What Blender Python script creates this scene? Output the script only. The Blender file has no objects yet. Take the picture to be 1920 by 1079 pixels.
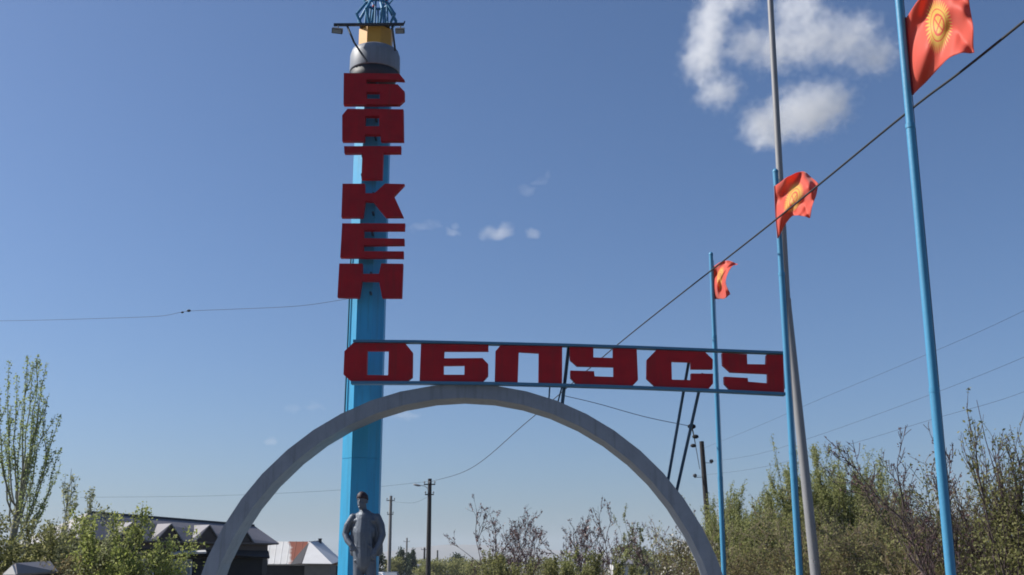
import bpy, math, random
import numpy as np
from mathutils import Vector, Matrix
from mathutils.geometry import tessellate_polygon

# ------------------------------------------------------------------ camera, sky, sun, exposure
SC = bpy.context.scene
COL = SC.collection
EYE = 1.6
FPX = 2080.0                                   # focal length in pixels of a 1920 wide picture
PITCH = math.atan((1066 - 539.5) / FPX)
CP, SP = math.cos(PITCH), math.sin(PITCH)

cam = bpy.data.cameras.new('camera')
cam.sensor_width = 36.0
cam.lens = FPX / 1920 * 36.0
cam.clip_start = 0.1
cam.clip_end = 30000
camo = bpy.data.objects.new('camera', cam)
COL.objects.link(camo)
camo.location = (0, 0, EYE)
camo.rotation_euler = (math.pi / 2 + PITCH, 0, 0)
SC.camera = camo

SUN_EL = math.radians(40)
SUN_AZ = math.radians(-82)                     # from +Y, clockwise seen from above: straight from the left, grazing the fronts
world = bpy.data.worlds.new('World')
SC.world = world
world.use_nodes = True
wn, wl = world.node_tree.nodes, world.node_tree.links
sky = wn.new('ShaderNodeTexSky')
sky.sky_type = 'NISHITA'
sky.sun_disc = False
sky.sun_elevation = SUN_EL
sky.sun_rotation = SUN_AZ
sky.altitude = 1500
sky.air_density = 1.1
sky.dust_density = 6.0
sky.ozone_density = 9.0
bg = wn['Background']
bg.inputs['Strength'].default_value = 0.082
wl.new(sky.outputs[0], bg.inputs['Color'])

sun = bpy.data.lights.new('sun', 'SUN')
sun.energy = 5.0
sun.angle = math.radians(0.5)
sun.color = (1.0, 0.95, 0.87)
suno = bpy.data.objects.new('sun', sun)
COL.objects.link(suno)
SDIR = Vector((math.sin(SUN_AZ) * math.cos(SUN_EL), math.cos(SUN_AZ) * math.cos(SUN_EL), math.sin(SUN_EL)))
suno.rotation_euler = SDIR.to_track_quat('Z', 'Y').to_euler()
suno.location = (-30, 0, 40)

SC.render.engine = 'CYCLES'
SC.view_settings.view_transform = 'Standard'
SC.view_settings.look = 'None'
SC.view_settings.gamma = 1.0
SC.view_settings.exposure = 0.5
SC.view_settings.use_curve_mapping = False
SC.cycles.use_denoising = True
SC.cycles.filter_width = 1.8
SC.cycles.max_bounces = 8
SC.cycles.volume_bounces = 10
SC.cycles.transparent_max_bounces = 16
SC.cycles.sample_clamp_indirect = 6


# ------------------------------------------------------------------ helpers
def at(u, v, Y):
    """world point at depth Y that the photograph shows at pixel (u, v)"""
    dx, dy = (u - 960) / FPX, -(v - 539.5) / FPX
    t = Y / (CP - dy * SP)
    return Vector((dx * t, Y, EYE + t * (SP + dy * CP)))


def tag(o, label=None, cat=None, group=None, kind=None):
    if label: o['label'] = label
    if cat: o['category'] = cat
    if group: o['group'] = group
    if kind: o['kind'] = kind
    return o


def thing(name, label, cat, loc, group=None):
    o = bpy.data.objects.new(name, None)
    o.empty_display_size = 0.2
    COL.objects.link(o)
    o.location = loc
    return tag(o, label, cat, group)


def world_loc(o):
    l = Vector((0, 0, 0))
    while o:
        l = l + o.location
        o = o.parent
    return l


def link_mesh(name, me, mat, parent=None, origin=None):
    """me has world coordinates; the origin is moved to the parent's or to the given point"""
    off = world_loc(parent) if parent else Vector(origin or (0, 0, 0))
    me.transform(Matrix.Translation(-off))
    if mat and not len(me.materials): me.materials.append(mat)
    o = bpy.data.objects.new(name, me)
    COL.objects.link(o)
    if parent: o.parent = parent
    else: o.location = off
    return o


class MB:
    def __init__(s):
        s.v, s.f, s.sm = [], [], []

    def add(s, vs, fs, smooth=False):
        b = len(s.v)
        s.v += [tuple(p) for p in vs]
        s.f += [tuple(i + b for i in f) for f in fs]
        s.sm += [smooth] * len(fs)
        return s

    def box(s, c, size, rot=None):
        hx, hy, hz = [k / 2 for k in size]
        vs = [Vector((x * hx, y * hy, z * hz)) for z in (-1, 1) for y in (-1, 1) for x in (-1, 1)]
        if rot is not None: vs = [rot @ p for p in vs]
        c = Vector(c)
        return s.add([c + p for p in vs], [(0, 2, 3, 1), (4, 5, 7, 6), (0, 1, 5, 4), (2, 6, 7, 3), (0, 4, 6, 2), (1, 3, 7, 5)])

    def tube(s, pts, rad, n=8, cap=True, smooth=True, twist=0.0):
        pts = [Vector(p) for p in pts]
        m = len(pts)
        if not hasattr(rad, '__len__'): rad = [rad] * m
        vs, fs = [], []
        ref = None
        for i in range(m):
            d = (pts[min(i + 1, m - 1)] - pts[max(i - 1, 0)])
            d = d.normalized() if d.length > 1e-9 else Vector((0, 0, 1))
            if ref is None:
                ref = Vector((1, 0, 0)) if abs(d.x) < .8 else Vector((0, 1, 0))
            a = (ref - d * ref.dot(d)).normalized()
            ref = a
            b = d.cross(a)
            for k in range(n):
                t = 2 * math.pi * k / n + twist
                vs.append(pts[i] + (a * math.cos(t) + b * math.sin(t)) * rad[i])
        for i in range(m - 1):
            for k in range(n):
                k2 = (k + 1) % n
                fs.append((i * n + k, i * n + k2, (i + 1) * n + k2, (i + 1) * n + k))
        if cap and n > 2:
            s.add(vs, fs, smooth)
            s.add(vs[:n], [tuple(reversed(range(n)))])
            s.add(vs[-n:], [tuple(range(n))])
            return s
        return s.add(vs, fs, smooth)

    def lathe(s, c, prof, n=24, smooth=True, rot0=0.0):
        """prof: list of (radius, z)"""
        c = Vector(c)
        vs, fs = [], []
        for r, z in prof:
            for k in range(n):
                t = 2 * math.pi * k / n + rot0
                vs.append(c + Vector((r * math.cos(t), r * math.sin(t), z)))
        for i in range(len(prof) - 1):
            for k in range(n):
                k2 = (k + 1) % n
                fs.append((i * n + k, i * n + k2, (i + 1) * n + k2, (i + 1) * n + k))
        s.add(vs, fs, smooth)
        s.add(vs[:n], [tuple(reversed(range(n)))])
        s.add(vs[-n:], [tuple(range(n))])
        return s

    def ball(s, c, r, n=10, m=6, rot=None):
        c = Vector(c)
        if not hasattr(r, '__len__'): r = (r, r, r)
        vs, fs = [], []
        for i in range(m + 1):
            th = math.pi * i / m
            for k in range(n):
                ph = 2 * math.pi * k / n
                p = Vector((r[0] * math.sin(th) * math.cos(ph), r[1] * math.sin(th) * math.sin(ph), r[2] * math.cos(th)))
                if rot is not None: p = rot @ p
                vs.append(c + p)
        for i in range(m):
            for k in range(n):
                k2 = (k + 1) % n
                fs.append((i * n + k, (i + 1) * n + k, (i + 1) * n + k2, i * n + k2))
        return s.add(vs, fs, True)

    def plate(s, loops, depth):
        """flat outline with holes (lists of world points in a plane facing -Y), given thickness towards +Y"""
        loops = [[Vector(p) for p in lp] for lp in loops]
        flat = [p for lp in loops for p in lp]
        tris = tessellate_polygon([[Vector((p.x, p.z, 0)) for p in lp] for lp in loops])
        n = len(flat)
        D = Vector((0, depth, 0))
        vs = flat + [p + D for p in flat]
        fs = []
        for t in tris:
            a, b, c = [flat[i] for i in t]
            if (b - a).cross(c - a).y > 0: t = (t[0], t[2], t[1])
            fs.append(tuple(t)); fs.append((t[0] + n, t[2] + n, t[1] + n))
        o = 0
        for lp in loops:
            m = len(lp)
            for i in range(m):
                j = (i + 1) % m
                fs.append((o + i, o + j, o + j + n, o + i + n))
            o += m
        return s.add(vs, fs)

    def mesh(s, name):
        me = bpy.data.meshes.new(name)
        me.from_pydata(s.v, [], s.f)
        me.polygons.foreach_set('use_smooth', s.sm)
        me.update()
        return me

    def build(s, name, mat, parent=None, origin=None):
        return link_mesh(name, s.mesh(name), mat, parent, origin)


def fix_normals(me):
    import bmesh
    bm = bmesh.new(); bm.from_mesh(me)
    bmesh.ops.recalc_face_normals(bm, faces=bm.faces)
    bm.to_mesh(me); bm.free()


# ------------------------------------------------------------------ materials
MATS = {}


def mat_paint(name, col, col2=None, rough=.5, metal=0.0, scale=3.0, amount=.5, bump=0.0, bscale=40, streak=False, spec=.4, stain=0.0):
    m = bpy.data.materials.new(name); m.use_nodes = True
    N, L = m.node_tree.nodes, m.node_tree.links
    b = N['Principled BSDF']
    b.inputs['Roughness'].default_value = rough
    b.inputs['Metallic'].default_value = metal
    b.inputs['Specular IOR Level'].default_value = spec
    col2 = col2 or tuple(c * .7 for c in col)
    tc = N.new('ShaderNodeTexCoord')
    mp = N.new('ShaderNodeMapping')
    if streak: mp.inputs['Scale'].default_value = (3, 3, .35)
    L.new(tc.outputs['Object'], mp.inputs['Vector'])
    nz = N.new('ShaderNodeTexNoise'); nz.inputs['Scale'].default_value = scale; nz.inputs['Detail'].default_value = 6; nz.inputs['Roughness'].default_value = .65
    L.new(mp.outputs[0], nz.inputs['Vector'])
    rp = N.new('ShaderNodeMapRange'); rp.inputs['From Min'].default_value = .35; rp.inputs['From Max'].default_value = .75
    rp.inputs['To Max'].default_value = amount
    L.new(nz.outputs['Fac'], rp.inputs['Value'])
    mx = N.new('ShaderNodeMix'); mx.data_type = 'RGBA'
    mx.inputs['A'].default_value = (*col, 1); mx.inputs['B'].default_value = (*col2, 1)
    L.new(rp.outputs[0], mx.inputs['Factor'])
    res = mx.outputs['Result']
    if stain:                                      # rain streaks and grime, run downwards
        m2 = N.new('ShaderNodeMapping'); m2.inputs['Scale'].default_value = (7, 7, .45)
        L.new(tc.outputs['Object'], m2.inputs['Vector'])
        n3 = N.new('ShaderNodeTexNoise'); n3.inputs['Scale'].default_value = 1.6; n3.inputs['Detail'].default_value = 8; n3.inputs['Roughness'].default_value = .7
        L.new(m2.outputs[0], n3.inputs['Vector'])
        r3 = N.new('ShaderNodeMapRange'); r3.inputs['From Min'].default_value = .5; r3.inputs['From Max'].default_value = .72; r3.inputs['To Max'].default_value = stain
        L.new(n3.outputs['Fac'], r3.inputs['Value'])
        x3 = N.new('ShaderNodeMix'); x3.data_type = 'RGBA'; x3.inputs['B'].default_value = (col[0] * .35 + .02, col[1] * .35 + .018, col[2] * .35 + .015, 1)
        L.new(r3.outputs[0], x3.inputs['Factor']); L.new(res, x3.inputs['A'])
        res = x3.outputs['Result']
    L.new(res, b.inputs['Base Color'])
    if bump:
        n2 = N.new('ShaderNodeTexNoise'); n2.inputs['Scale'].default_value = bscale; n2.inputs['Detail'].default_value = 4
        L.new(tc.outputs['Object'], n2.inputs['Vector'])
        bp = N.new('ShaderNodeBump'); bp.inputs['Strength'].default_value = bump; bp.inputs['Distance'].default_value = .02
        L.new(n2.outputs['Fac'], bp.inputs['Height']); L.new(bp.outputs[0], b.inputs['Normal'])
    MATS[name] = m
    return m


def mat_leaf(name, c1, c2, c3=None, trans=.35, rough=.6):
    m = bpy.data.materials.new(name); m.use_nodes = True
    N, L = m.node_tree.nodes, m.node_tree.links
    N.remove(N['Principled BSDF'])
    out = N['Material Output']
    g = N.new('ShaderNodeNewGeometry')
    rp = N.new('ShaderNodeValToRGB')
    e = rp.color_ramp.elements
    e[0].color = (*c1, 1); e[1].color = (*c2, 1)
    if c3:
        k = rp.color_ramp.elements.new(.5); k.color = (*c2, 1); e[len(e) - 1].color = (*c3, 1)
    L.new(g.outputs['Random Per Island'], rp.inputs['Fac'])
    d = N.new('ShaderNodeBsdfPrincipled'); d.inputs['Roughness'].default_value = rough; d.inputs['Specular IOR Level'].default_value = .25
    t = N.new('ShaderNodeBsdfTranslucent')
    ms = N.new('ShaderNodeMixShader'); ms.inputs[0].default_value = trans
    L.new(rp.outputs[0], d.inputs['Base Color']); L.new(rp.outputs[0], t.inputs['Color'])
    L.new(d.outputs[0], ms.inputs[1]); L.new(t.outputs[0], ms.inputs[2]); L.new(ms.outputs[0], out.inputs['Surface'])
    MATS[name] = m
    return m


BLUE = mat_paint('sky_blue_paint', (.034, .34, .60), (.028, .27, .50), rough=.45, scale=2.2, amount=.55, bump=.15, bscale=18, streak=True, stain=.45)
POLE_BLUE = mat_paint('pale_pole_blue_paint', (.06, .26, .44), (.045, .20, .36), rough=.45, scale=3, amount=.6, bump=.1, bscale=18, streak=True, stain=.4)
BLUE_DK = mat_paint('dark_blue_paint', (.025, .07, .12), (.018, .05, .09), rough=.55, scale=5)
RED = mat_paint('maroon_paint', (.40, .010, .018), (.25, .008, .016), spec=.2, rough=.6, scale=3.2, amount=.9, bump=.2, bscale=7, stain=.5)
STEEL_BLUE = mat_paint('frame_blue_paint', (.05, .17, .30), (.04, .11, .19), rough=.5, scale=6)
CONCRETE = mat_paint('silver_painted_steel', (.235, .262, .305), (.165, .186, .22), rough=.6, scale=2.6, amount=.8, bump=.25, bscale=14, streak=False, stain=.55)
GREY = mat_paint('pale_grey_paint', (.20, .215, .25), (.15, .165, .195), rough=.5, scale=3, amount=.5, stain=.5)
YELLOW = mat_paint('yellow_paint', (.60, .30, .035), (.45, .21, .02), rough=.5, scale=5, amount=.5)
GALV = mat_paint('galvanised_steel', (.25, .25, .26), (.18, .18, .185), rough=.55, metal=.1, scale=9, amount=.7, streak=True)
IRON = mat_paint('dark_iron', (.035, .04, .05), (.02, .02, .025), rough=.6, scale=9)
TIMBER = mat_paint('weathered_timber', (.028, .024, .024), (.018, .016, .016), rough=.85, scale=6, bump=.4, streak=True)
CONC_POLE = mat_paint('grey_concrete', (.24, .23, .22), (.16, .15, .14), rough=.85, scale=6, bump=.3)
RUBBER = mat_paint('black_cable', (.018, .02, .024), (.012, .012, .014), rough=.7)
STATUE = mat_paint('silver_statue_paint', (.11, .13, .16), (.07, .082, .105), rough=.5, metal=.25, scale=7, amount=.8, bump=.25, bscale=30)
STATUE_HAT = mat_paint('dark_maroon_statue_paint', (.026, .013, .017), (.018, .010, .013), rough=.6, scale=12)
GLASS_LAMP = mat_paint('lamp_glass', (.25, .28, .3), (.15, .17, .2), rough=.15)
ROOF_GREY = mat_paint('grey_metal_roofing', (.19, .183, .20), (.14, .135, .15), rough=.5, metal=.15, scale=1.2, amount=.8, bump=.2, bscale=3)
ROOF_PALE = mat_paint('pale_and_sunlit_roofing', (.21, .20, .215), (.16, .15, .16), rough=.5, scale=1.4, amount=.8)  # pale roofs, and the lighter copy of the grey for sunlit dormer slopes
PLASTER = mat_paint('brown_plaster', (.17, .13, .115), (.12, .09, .08), rough=.9, scale=1.5, amount=.8)
GABLE = mat_paint('brown_gable_boards', (.075, .06, .058), (.05, .04, .04), rough=.85, scale=4)
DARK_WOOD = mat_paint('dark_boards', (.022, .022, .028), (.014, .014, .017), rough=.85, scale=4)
WHITE = mat_paint('white_sheet_metal', (.56, .56, .56), (.46, .45, .44), rough=.5, scale=1.2, amount=.6)
BLOCK_WALL = mat_paint('grey_brown_render', (.20, .175, .15), (.14, .125, .11), rough=.9, scale=2, amount=.8)
STONE = mat_paint('pedestal_stone', (.28, .27, .26), (.2, .19, .185), rough=.8, scale=4, bump=.3)
BARK = mat_paint('grey_brown_bark', (.075, .06, .055), (.045, .036, .034), rough=.9, scale=12)
BARK_PALE = mat_paint('pale_poplar_bark', (.22, .22, .18), (.12, .12, .095), rough=.9, scale=12)
BARK_DARK = mat_paint('dark_twig_bark', (.085, .062, .062), (.055, .04, .042), rough=.9, scale=12)
BARK_TAN = mat_paint('dry_tan_twigs', (.26, .21, .15), (.15, .11, .075), rough=.9, scale=12)
BARK_OLIVE = mat_paint('olive_twigs', (.10, .095, .045), (.07, .055, .03), rough=.9, scale=12)

LEAF_POPLAR = mat_leaf('silvery_poplar_leaves', (0.193, 0.242, 0.090), (0.258, 0.315, 0.117), (0.335, 0.387, 0.162), .58)
LEAF_BRIGHT = mat_leaf('spring_yellow_green_leaves', (0.198, 0.238, 0.056), (0.275, 0.313, 0.084), (0.374, 0.389, 0.154), .55)
LEAF_OLIVE = mat_leaf('olive_leaves', (0.134, 0.144, 0.056), (0.210, 0.216, 0.079), (0.330, 0.316, 0.144), .58)
LEAF_GREYG = mat_leaf('grey_green_leaves', (0.166, 0.188, 0.100), (0.235, 0.255, 0.129), (0.345, 0.349, 0.215), .58)
LEAF_WILLOW = mat_leaf('willow_leaves', (0.202, 0.225, 0.083), (0.288, 0.310, 0.117), (0.389, 0.397, 0.179), .58)
LEAF_BROWN = mat_leaf('brown_green_leaves', (0.125, 0.086, 0.050), (0.172, 0.149, 0.066), (0.281, 0.234, 0.116), .58)
LEAF_DARK = mat_leaf('dark_evergreen_leaves', (.022, .04, .022), (.035, .055, .03), (.055, .08, .04), .25)
LEAF_MAROON = mat_leaf('dusky_buds', (0.078, 0.046, 0.049), (0.130, 0.078, 0.078), (0.208, 0.130, 0.130), .3)
BLOSSOM = mat_leaf('pale_pink_blossom', (.30, .22, .23), (.5, .41, .40), (.66, .6, .56), .4)
BLOSSOM_W = mat_leaf('white_blossom', (.55, .52, .42), (.75, .72, .64), (.82, .8, .72), .4)


# ------------------------------------------------------------------ ground, hills, air
def mat_ground():
    m = mat_paint('dusty_ground', (.11, .09, .065), (.05, .06, .028), rough=.95, scale=.35, amount=.9, bump=.4, bscale=3)
    return m


g = MB()
g.add([(-3400, -150, 0), (3400, -150, 0), (3400, 4700, 0), (-3400, 4700, 0)], [(0, 1, 2, 3)])
tag(g.build('ground', mat_ground()), kind='structure')
g = MB()
g.add([(-7.5, 15.2, .008), (6.2, 15.2, .008), (6.2, 25.5, .008), (-7.5, 25.5, .008)], [(0, 1, 2, 3)])
tag(g.build('pavement', mat_paint('paving_concrete', (.30, .29, .27), (.2, .19, .18), rough=.9, scale=3, bump=.2)), kind='structure')


def hill_range(name, Y, prof, depth, mat, seed):
    rng = random.Random(seed)
    us = [p[0] for p in prof]; vsn = [p[1] for p in prof]
    vs, fs = [], []
    n = 90
    for i in range(n + 1):
        u = us[0] + (us[-1] - us[0]) * i / n
        v = float(np.interp(u, us, vsn)) + rng.uniform(-1.0, 1.0)
        top = at(u, v, Y)
        vs += [(top.x, Y - depth, -2), (top.x * .995, Y - depth * .45, top.z * (.45 + rng.uniform(-.06, .06))), tuple(top),
               (top.x * 1.01, Y + depth * .5, top.z * .6), (top.x, Y + depth, -2)]
    for i in range(n):
        for k in range(4):
            a = i * 5 + k
            fs.append((a, a + 5, a + 6, a + 1))
    mb = MB(); mb.add(vs, fs, True)
    return tag(mb.build(name, mat), kind='structure')


HILL = mat_paint('dry_hillside', (.16, .13, .11), (.11, .10, .08), rough=1, scale=.006, amount=.9)
hill_range('hills', 3900, [(-700, 1050), (0, 1046), (300, 1040), (520, 1043), (700, 1038), (770, 1027), (850, 1021), (905, 1022), (1000, 1030), (1150, 1036),
                           (1400, 1046), (1900, 1044), (2600, 1050)], 500, HILL, 3)

# haze: even, pale, round everything that stands on the ground
hz = bpy.data.materials.new('pale_haze'); hz.use_nodes = True
hn, hl = hz.node_tree.nodes, hz.node_tree.links
hn.remove(hn['Principled BSDF'])
pv = hn.new('ShaderNodeVolumePrincipled')
pv.inputs['Color'].default_value = (.80, .90, 1.0, 1)
pv.inputs['Density'].default_value = 0.00017
pv.inputs['Anisotropy'].default_value = 0.0
hl.new(pv.outputs[0], hn['Material Output'].inputs['Volume'])
h = MB(); h.box((0, 2270, 56.5), (7000, 5000, 117))
tag(h.build('haze', hz), 'thin pale haze over the whole valley', kind='stuff')


# ------------------------------------------------------------------ clouds
def cloud(name, label, blobs, Y, dens, amp, nscale, lo=.05, hi=.55, group='small clouds over the sign', seed=0, thick=1.3):
    C = [(at(u, v, Y), du * Y / FPX, dv * Y / FPX) for u, v, du, dv in blobs]
    cen = sum((c for c, _, _ in C), Vector()) / len(C)
    hx = max(abs(c.x - cen.x) + rx * 1.35 for c, rx, rz in C)
    hzz = max(abs(c.z - cen.z) + rz * 1.45 for c, rx, rz in C)
    hy = max((rx + rz) * .5 * thick * 1.4 for c, rx, rz in C)
    m = bpy.data.materials.new(name + '_vapour'); m.use_nodes = True
    N, L = m.node_tree.nodes, m.node_tree.links
    N.remove(N['Principled BSDF'])
    tc = N.new('ShaderNodeTexCoord')
    sc = (C[0][1] + C[0][2]) * .5 if len(C) == 1 else 40 * Y / FPX
    nz0 = N.new('ShaderNodeTexNoise'); nz0.inputs['Scale'].default_value = nscale * .6 / sc; nz0.inputs['Detail'].default_value = 2
    off = N.new('ShaderNodeVectorMath'); off.inputs[1].default_value = (seed * 37.1 * sc, seed * 11.3 * sc, seed * 5.7 * sc)
    L.new(tc.outputs['Object'], off.inputs[0]); L.new(off.outputs[0], nz0.inputs['Vector'])
    sb = N.new('ShaderNodeVectorMath'); sb.operation = 'SUBTRACT'; sb.inputs[1].default_value = (.5, .5, .5)
    L.new(nz0.outputs['Color'], sb.inputs[0])
    scl = N.new('ShaderNodeVectorMath'); scl.operation = 'SCALE'; scl.inputs['Scale'].default_value = sc * 1.1
    L.new(sb.outputs[0], scl.inputs[0])
    P = N.new('ShaderNodeVectorMath'); P.operation = 'ADD'
    L.new(tc.outputs['Object'], P.inputs[0]); L.new(scl.outputs[0], P.inputs[1])
    prev = None
    for c, rx, rz in C:
        d = N.new('ShaderNodeVectorMath'); d.operation = 'SUBTRACT'; d.inputs[1].default_value = c - cen
        L.new(P.outputs[0], d.inputs[0])
        q = N.new('ShaderNodeVectorMath'); q.operation = 'DIVIDE'; q.inputs[1].default_value = (rx, (rx + rz) * .5 * thick, rz)
        L.new(d.outputs[0], q.inputs[0])
        ln = N.new('ShaderNodeVectorMath'); ln.operation = 'LENGTH'
        L.new(q.outputs[0], ln.inputs[0])
        one = N.new('ShaderNodeMath'); one.operation = 'SUBTRACT'; one.inputs[0].default_value = 1.0
        L.new(ln.outputs['Value'], one.inputs[1])
        if prev is None: prev = one
        else:
            mx = N.new('ShaderNodeMath'); mx.operation = 'SMOOTH_MAX'; mx.inputs[2].default_value = .2
            L.new(prev.outputs[0], mx.inputs[0]); L.new(one.outputs[0], mx.inputs[1]); prev = mx
    nz = N.new('ShaderNodeTexNoise'); nz.inputs['Scale'].default_value = nscale / sc; nz.inputs['Detail'].default_value = 6; nz.inputs['Roughness'].default_value = .62
    L.new(off.outputs[0], nz.inputs['Vector'])
    ns = N.new('ShaderNodeMath'); ns.operation = 'MULTIPLY_ADD'; ns.inputs[1].default_value = amp; ns.inputs[2].default_value = -.5 * amp
    L.new(nz.outputs['Fac'], ns.inputs[0])
    ad = N.new('ShaderNodeMath'); ad.operation = 'ADD'
    L.new(prev.outputs[0], ad.inputs[0]); L.new(ns.outputs[0], ad.inputs[1])
    mr = N.new('ShaderNodeMapRange'); mr.interpolation_type = 'SMOOTHSTEP'
    mr.inputs['From Min'].default_value = lo; mr.inputs['From Max'].default_value = hi; mr.inputs['To Max'].default_value = dens / sc
    L.new(ad.outputs[0], mr.inputs['Value'])
    v = N.new('ShaderNodeVolumePrincipled'); v.inputs['Color'].default_value = (1, 1, 1, 1); v.inputs['Anisotropy'].default_value = .0
    L.new(mr.outputs[0], v.inputs['Density']); L.new(v.outputs[0], N['Material Output'].inputs['Volume'])
    mb = MB(); mb.ball(cen, (hx * 1.25, hy * 1.1, hzz * 1.25), 20, 12)
    o = mb.build(name, m, origin=cen)
    return tag(o, label, 'cloud', group)


cloud('cloud', 'large ragged white cloud arching behind the top of the grey pole',
      [(1332, 45, 52, 84), (1320, 108, 60, 64), (1346, 172, 64, 38), (1402, 86, 66, 38), (1460, 88, 78, 52), (1525, 72, 92, 58), (1590, 74, 84, 56), (1640, 106, 72, 38), (1495, 18, 78, 42), (1375, -6, 78, 32)],
      1500, .62, 1.7, 1.9, .08, 1.0, 'big clouds behind the flagpoles', 1, thick=1.7)
cloud('cloud', 'oval white cloud below the large ragged one by the grey pole',
      [(1512, 208, 108, 60), (1442, 230, 80, 46), (1550, 198, 70, 52), (1440, 262, 56, 24)],
      1500, .8, 1.4, 1.9, .10, .95, 'big clouds behind the flagpoles', 2, thick=1.7)
cloud('cloud', 'thin pale cloud wisp right beside the red vertical letters', [(785, 427, 28, 11), (812, 418, 26, 8)], 2200, .13, .8, 1.6, seed=3)
cloud('cloud', 'small slanting cloud puff second from the vertical letters', [(846, 437, 15, 13), (855, 426, 9, 8)], 2200, .36, .8, 1.6, seed=4)
cloud('cloud', 'brightest small rounded cloud right of the tower, middle of the row', [(930, 437, 38, 14), (942, 428, 24, 12)], 2200, .42, .8, 1.5, seed=5)
cloud('cloud', 'faint small cloud puff at the right end of the row', [(1000, 439, 20, 12)], 2200, .15, .8, 1.4, seed=6)
cloud('cloud', 'faint diagonal wisp above the row of small clouds', [(985, 354, 25, 14), (1010, 340, 22, 9), (1024, 330, 12, 10)], 2200, .10, .9, 1.6, seed=7)
cloud('cloud', 'faint flat cloud low in the sky left of the blue tower', [(545, 767, 24, 10), (590, 765, 26, 10)], 3000, .10, .9, 1.6, seed=8)
cloud('cloud', 'tiny faint cloud just above the left limb of the arch', [(508, 829, 18, 10)], 3000, .09, .8, 1.5, seed=9)
cloud('cloud', 'faint cloud seen under the arch beside the blue tower', [(760, 780, 36, 10)], 3000, .10, .8, 1.5, seed=10)

# ------------------------------------------------------------------ the blue tower
TX, TY = -2.845, 21.2
tower = thing('monument_tower', 'tall sky blue octagonal tower with stacked red letters and lattice crown', 'tower', (TX, TY, 0))


def oct_prof(z0, z1, r0, r1, c=(TX, TY, 0)):
    mb = MB()
    k = math.cos(math.pi / 8)
    mb.lathe(c, [(r0 / k, z0), (r1 / k, z1)], 8, False, math.pi / 8)
    return mb


zc = at(703, 76, TY - .5).z
zb = at(703, 118, TY - .52).z
ZS = [0.25, 3.6, 7.0, 10.4, zc]
for i in range(4):
    a, b = ZS[i], ZS[i + 1]
    r0 = .362 - .018 * i / 4; r1 = .362 - .018 * (i + 1) / 4
    oct_prof(a + (.004 if i else 0), b - .004, r0, r1).build('shaft_section', BLUE, tower)
    if i: oct_prof(a - .02, a + .02, r0 - .012, r0 - .012).build('joint_ring', BLUE, tower)
oct_prof(0, .25, .55, .5).build('footing', STONE, tower)
collar = MB()
collar.lathe((TX, TY, 0), [(.30, zb), (.515, zb), (.52, zb + .02), (.515, zc - .15), (.48, zc - .03), (.40, zc + .02), (.30, zc + .025)], 40)
cl = collar.build('collar', GREY, tower)
rim = MB()
rim.lathe((TX, TY, 0), [(.372, zb - .42), (.385, zb - .42), (.44, zb - .16), (.505, zb - .004), (.37, zb - .004)], 40)
rim.build('collar_underside', IRON, cl)
zy0, zy1 = zc + .0, at(703, 47, TY - .33).z
oct_prof(zc + .026, zy1, .335, .335).build('yellow_band', YELLOW, tower)

# lamp bar with two floodlights on it
YB = TY - .42
lb = MB()
p0, p1 = at(626, 47, YB), at(757, 46, YB)
lb.box((p0 + p1) / 2, (abs(p1.x - p0.x), .05, .05), Matrix.Rotation(math.atan2(p1.z - p0.z, p1.x - p0.x) * -1, 3, 'Y'))
bar = lb.build('lamp_bar', IRON, tower)
for u0, u1, tilt in ((622, 643, .12), (741, 759, -.02)):
    c = at((u0 + u1) / 2, 58, YB - .12)
    w = (u1 - u0) * 21 / 2080
    R = Matrix.Rotation(math.radians(38), 3, 'X') @ Matrix.Rotation(tilt, 3, 'Y')
    fl = MB(); fl.box(c, (w, .12, .10), R)
    for k in range(5): fl.box(c + R @ Vector((-w * .4 + w * .2 * k, .08, .0)), (.012, .05, .09), R)
    fo = fl.build('floodlight', IRON, tower)
    ln = MB(); ln.box(c + R @ Vector((0, -.063, 0)), (w * .86, .008, .075), R)
    ln.build('lamp_glass', GLASS_LAMP, fo)
    br = MB(); br.tube([c + R @ Vector((0, .05, .03)), Vector((c.x, YB, p0.z))], .012, 6)
    br.build('bracket', IRON, fo)
st = MB(); st.tube([at(651, 49, YB), at(664, 80, YB - .16), at(688, 116, YB - .20)], .022, 6); st.build('brace', IRON, tower)
st = MB(); st.tube([at(735, 49, YB), at(739, 80, YB - .1), at(741, 95, YB + .06)], .022, 6); st.build('brace', IRON, tower)
st = MB(); st.tube([p1 + Vector((0, 0, 0)), p1 + Vector((.02, 0, .07))], .014, 6); st.build('aerial_stub', IRON, bar)
# lattice crown
zt0, zt1 = zy1 + .02, at(707, 8, TY).z
lower_r, upper_r = .43, .225
crown = MB()
ztip = at(667, 34, TY).z
for k in range(8):
    a0 = math.pi / 8 + k * math.pi / 4
    a1 = a0 + math.pi / 4
    d0, d1 = Vector((math.cos(a0), math.sin(a0), 0)), Vector((math.cos(a1), math.sin(a1), 0))
    dm = ((d0 + d1) / 2).normalized()
    T = Vector((TX, TY, 0))
    tip0, tip1 = T + d0 * lower_r + Vector((0, 0, ztip)), T + d1 * lower_r + Vector((0, 0, ztip))
    up0, up1 = T + d0 * upper_r + Vector((0, 0, zt1)), T + d1 * upper_r + Vector((0, 0, zt1))
    low0 = T + d0 * .27 + Vector((0, 0, zt0))
    crown.tube([tip0, up0], .033, 6); crown.tube([tip0, low0], .028, 6)
    crown.tube([up0, up1], .028, 6)
    crown.tube([T + dm * .25 + Vector((0, 0, zt0)), T + dm * upper_r * .92 + Vector((0, 0, zt1))], .021, 6)
CROWN = mat_paint('crown_blue_paint', (.04, .20, .36), (.03, .14, .27), rough=.5, scale=5)
cw = crown.build('lattice_crown', CROWN, tower)
rays = MB(); balls = MB()
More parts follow.
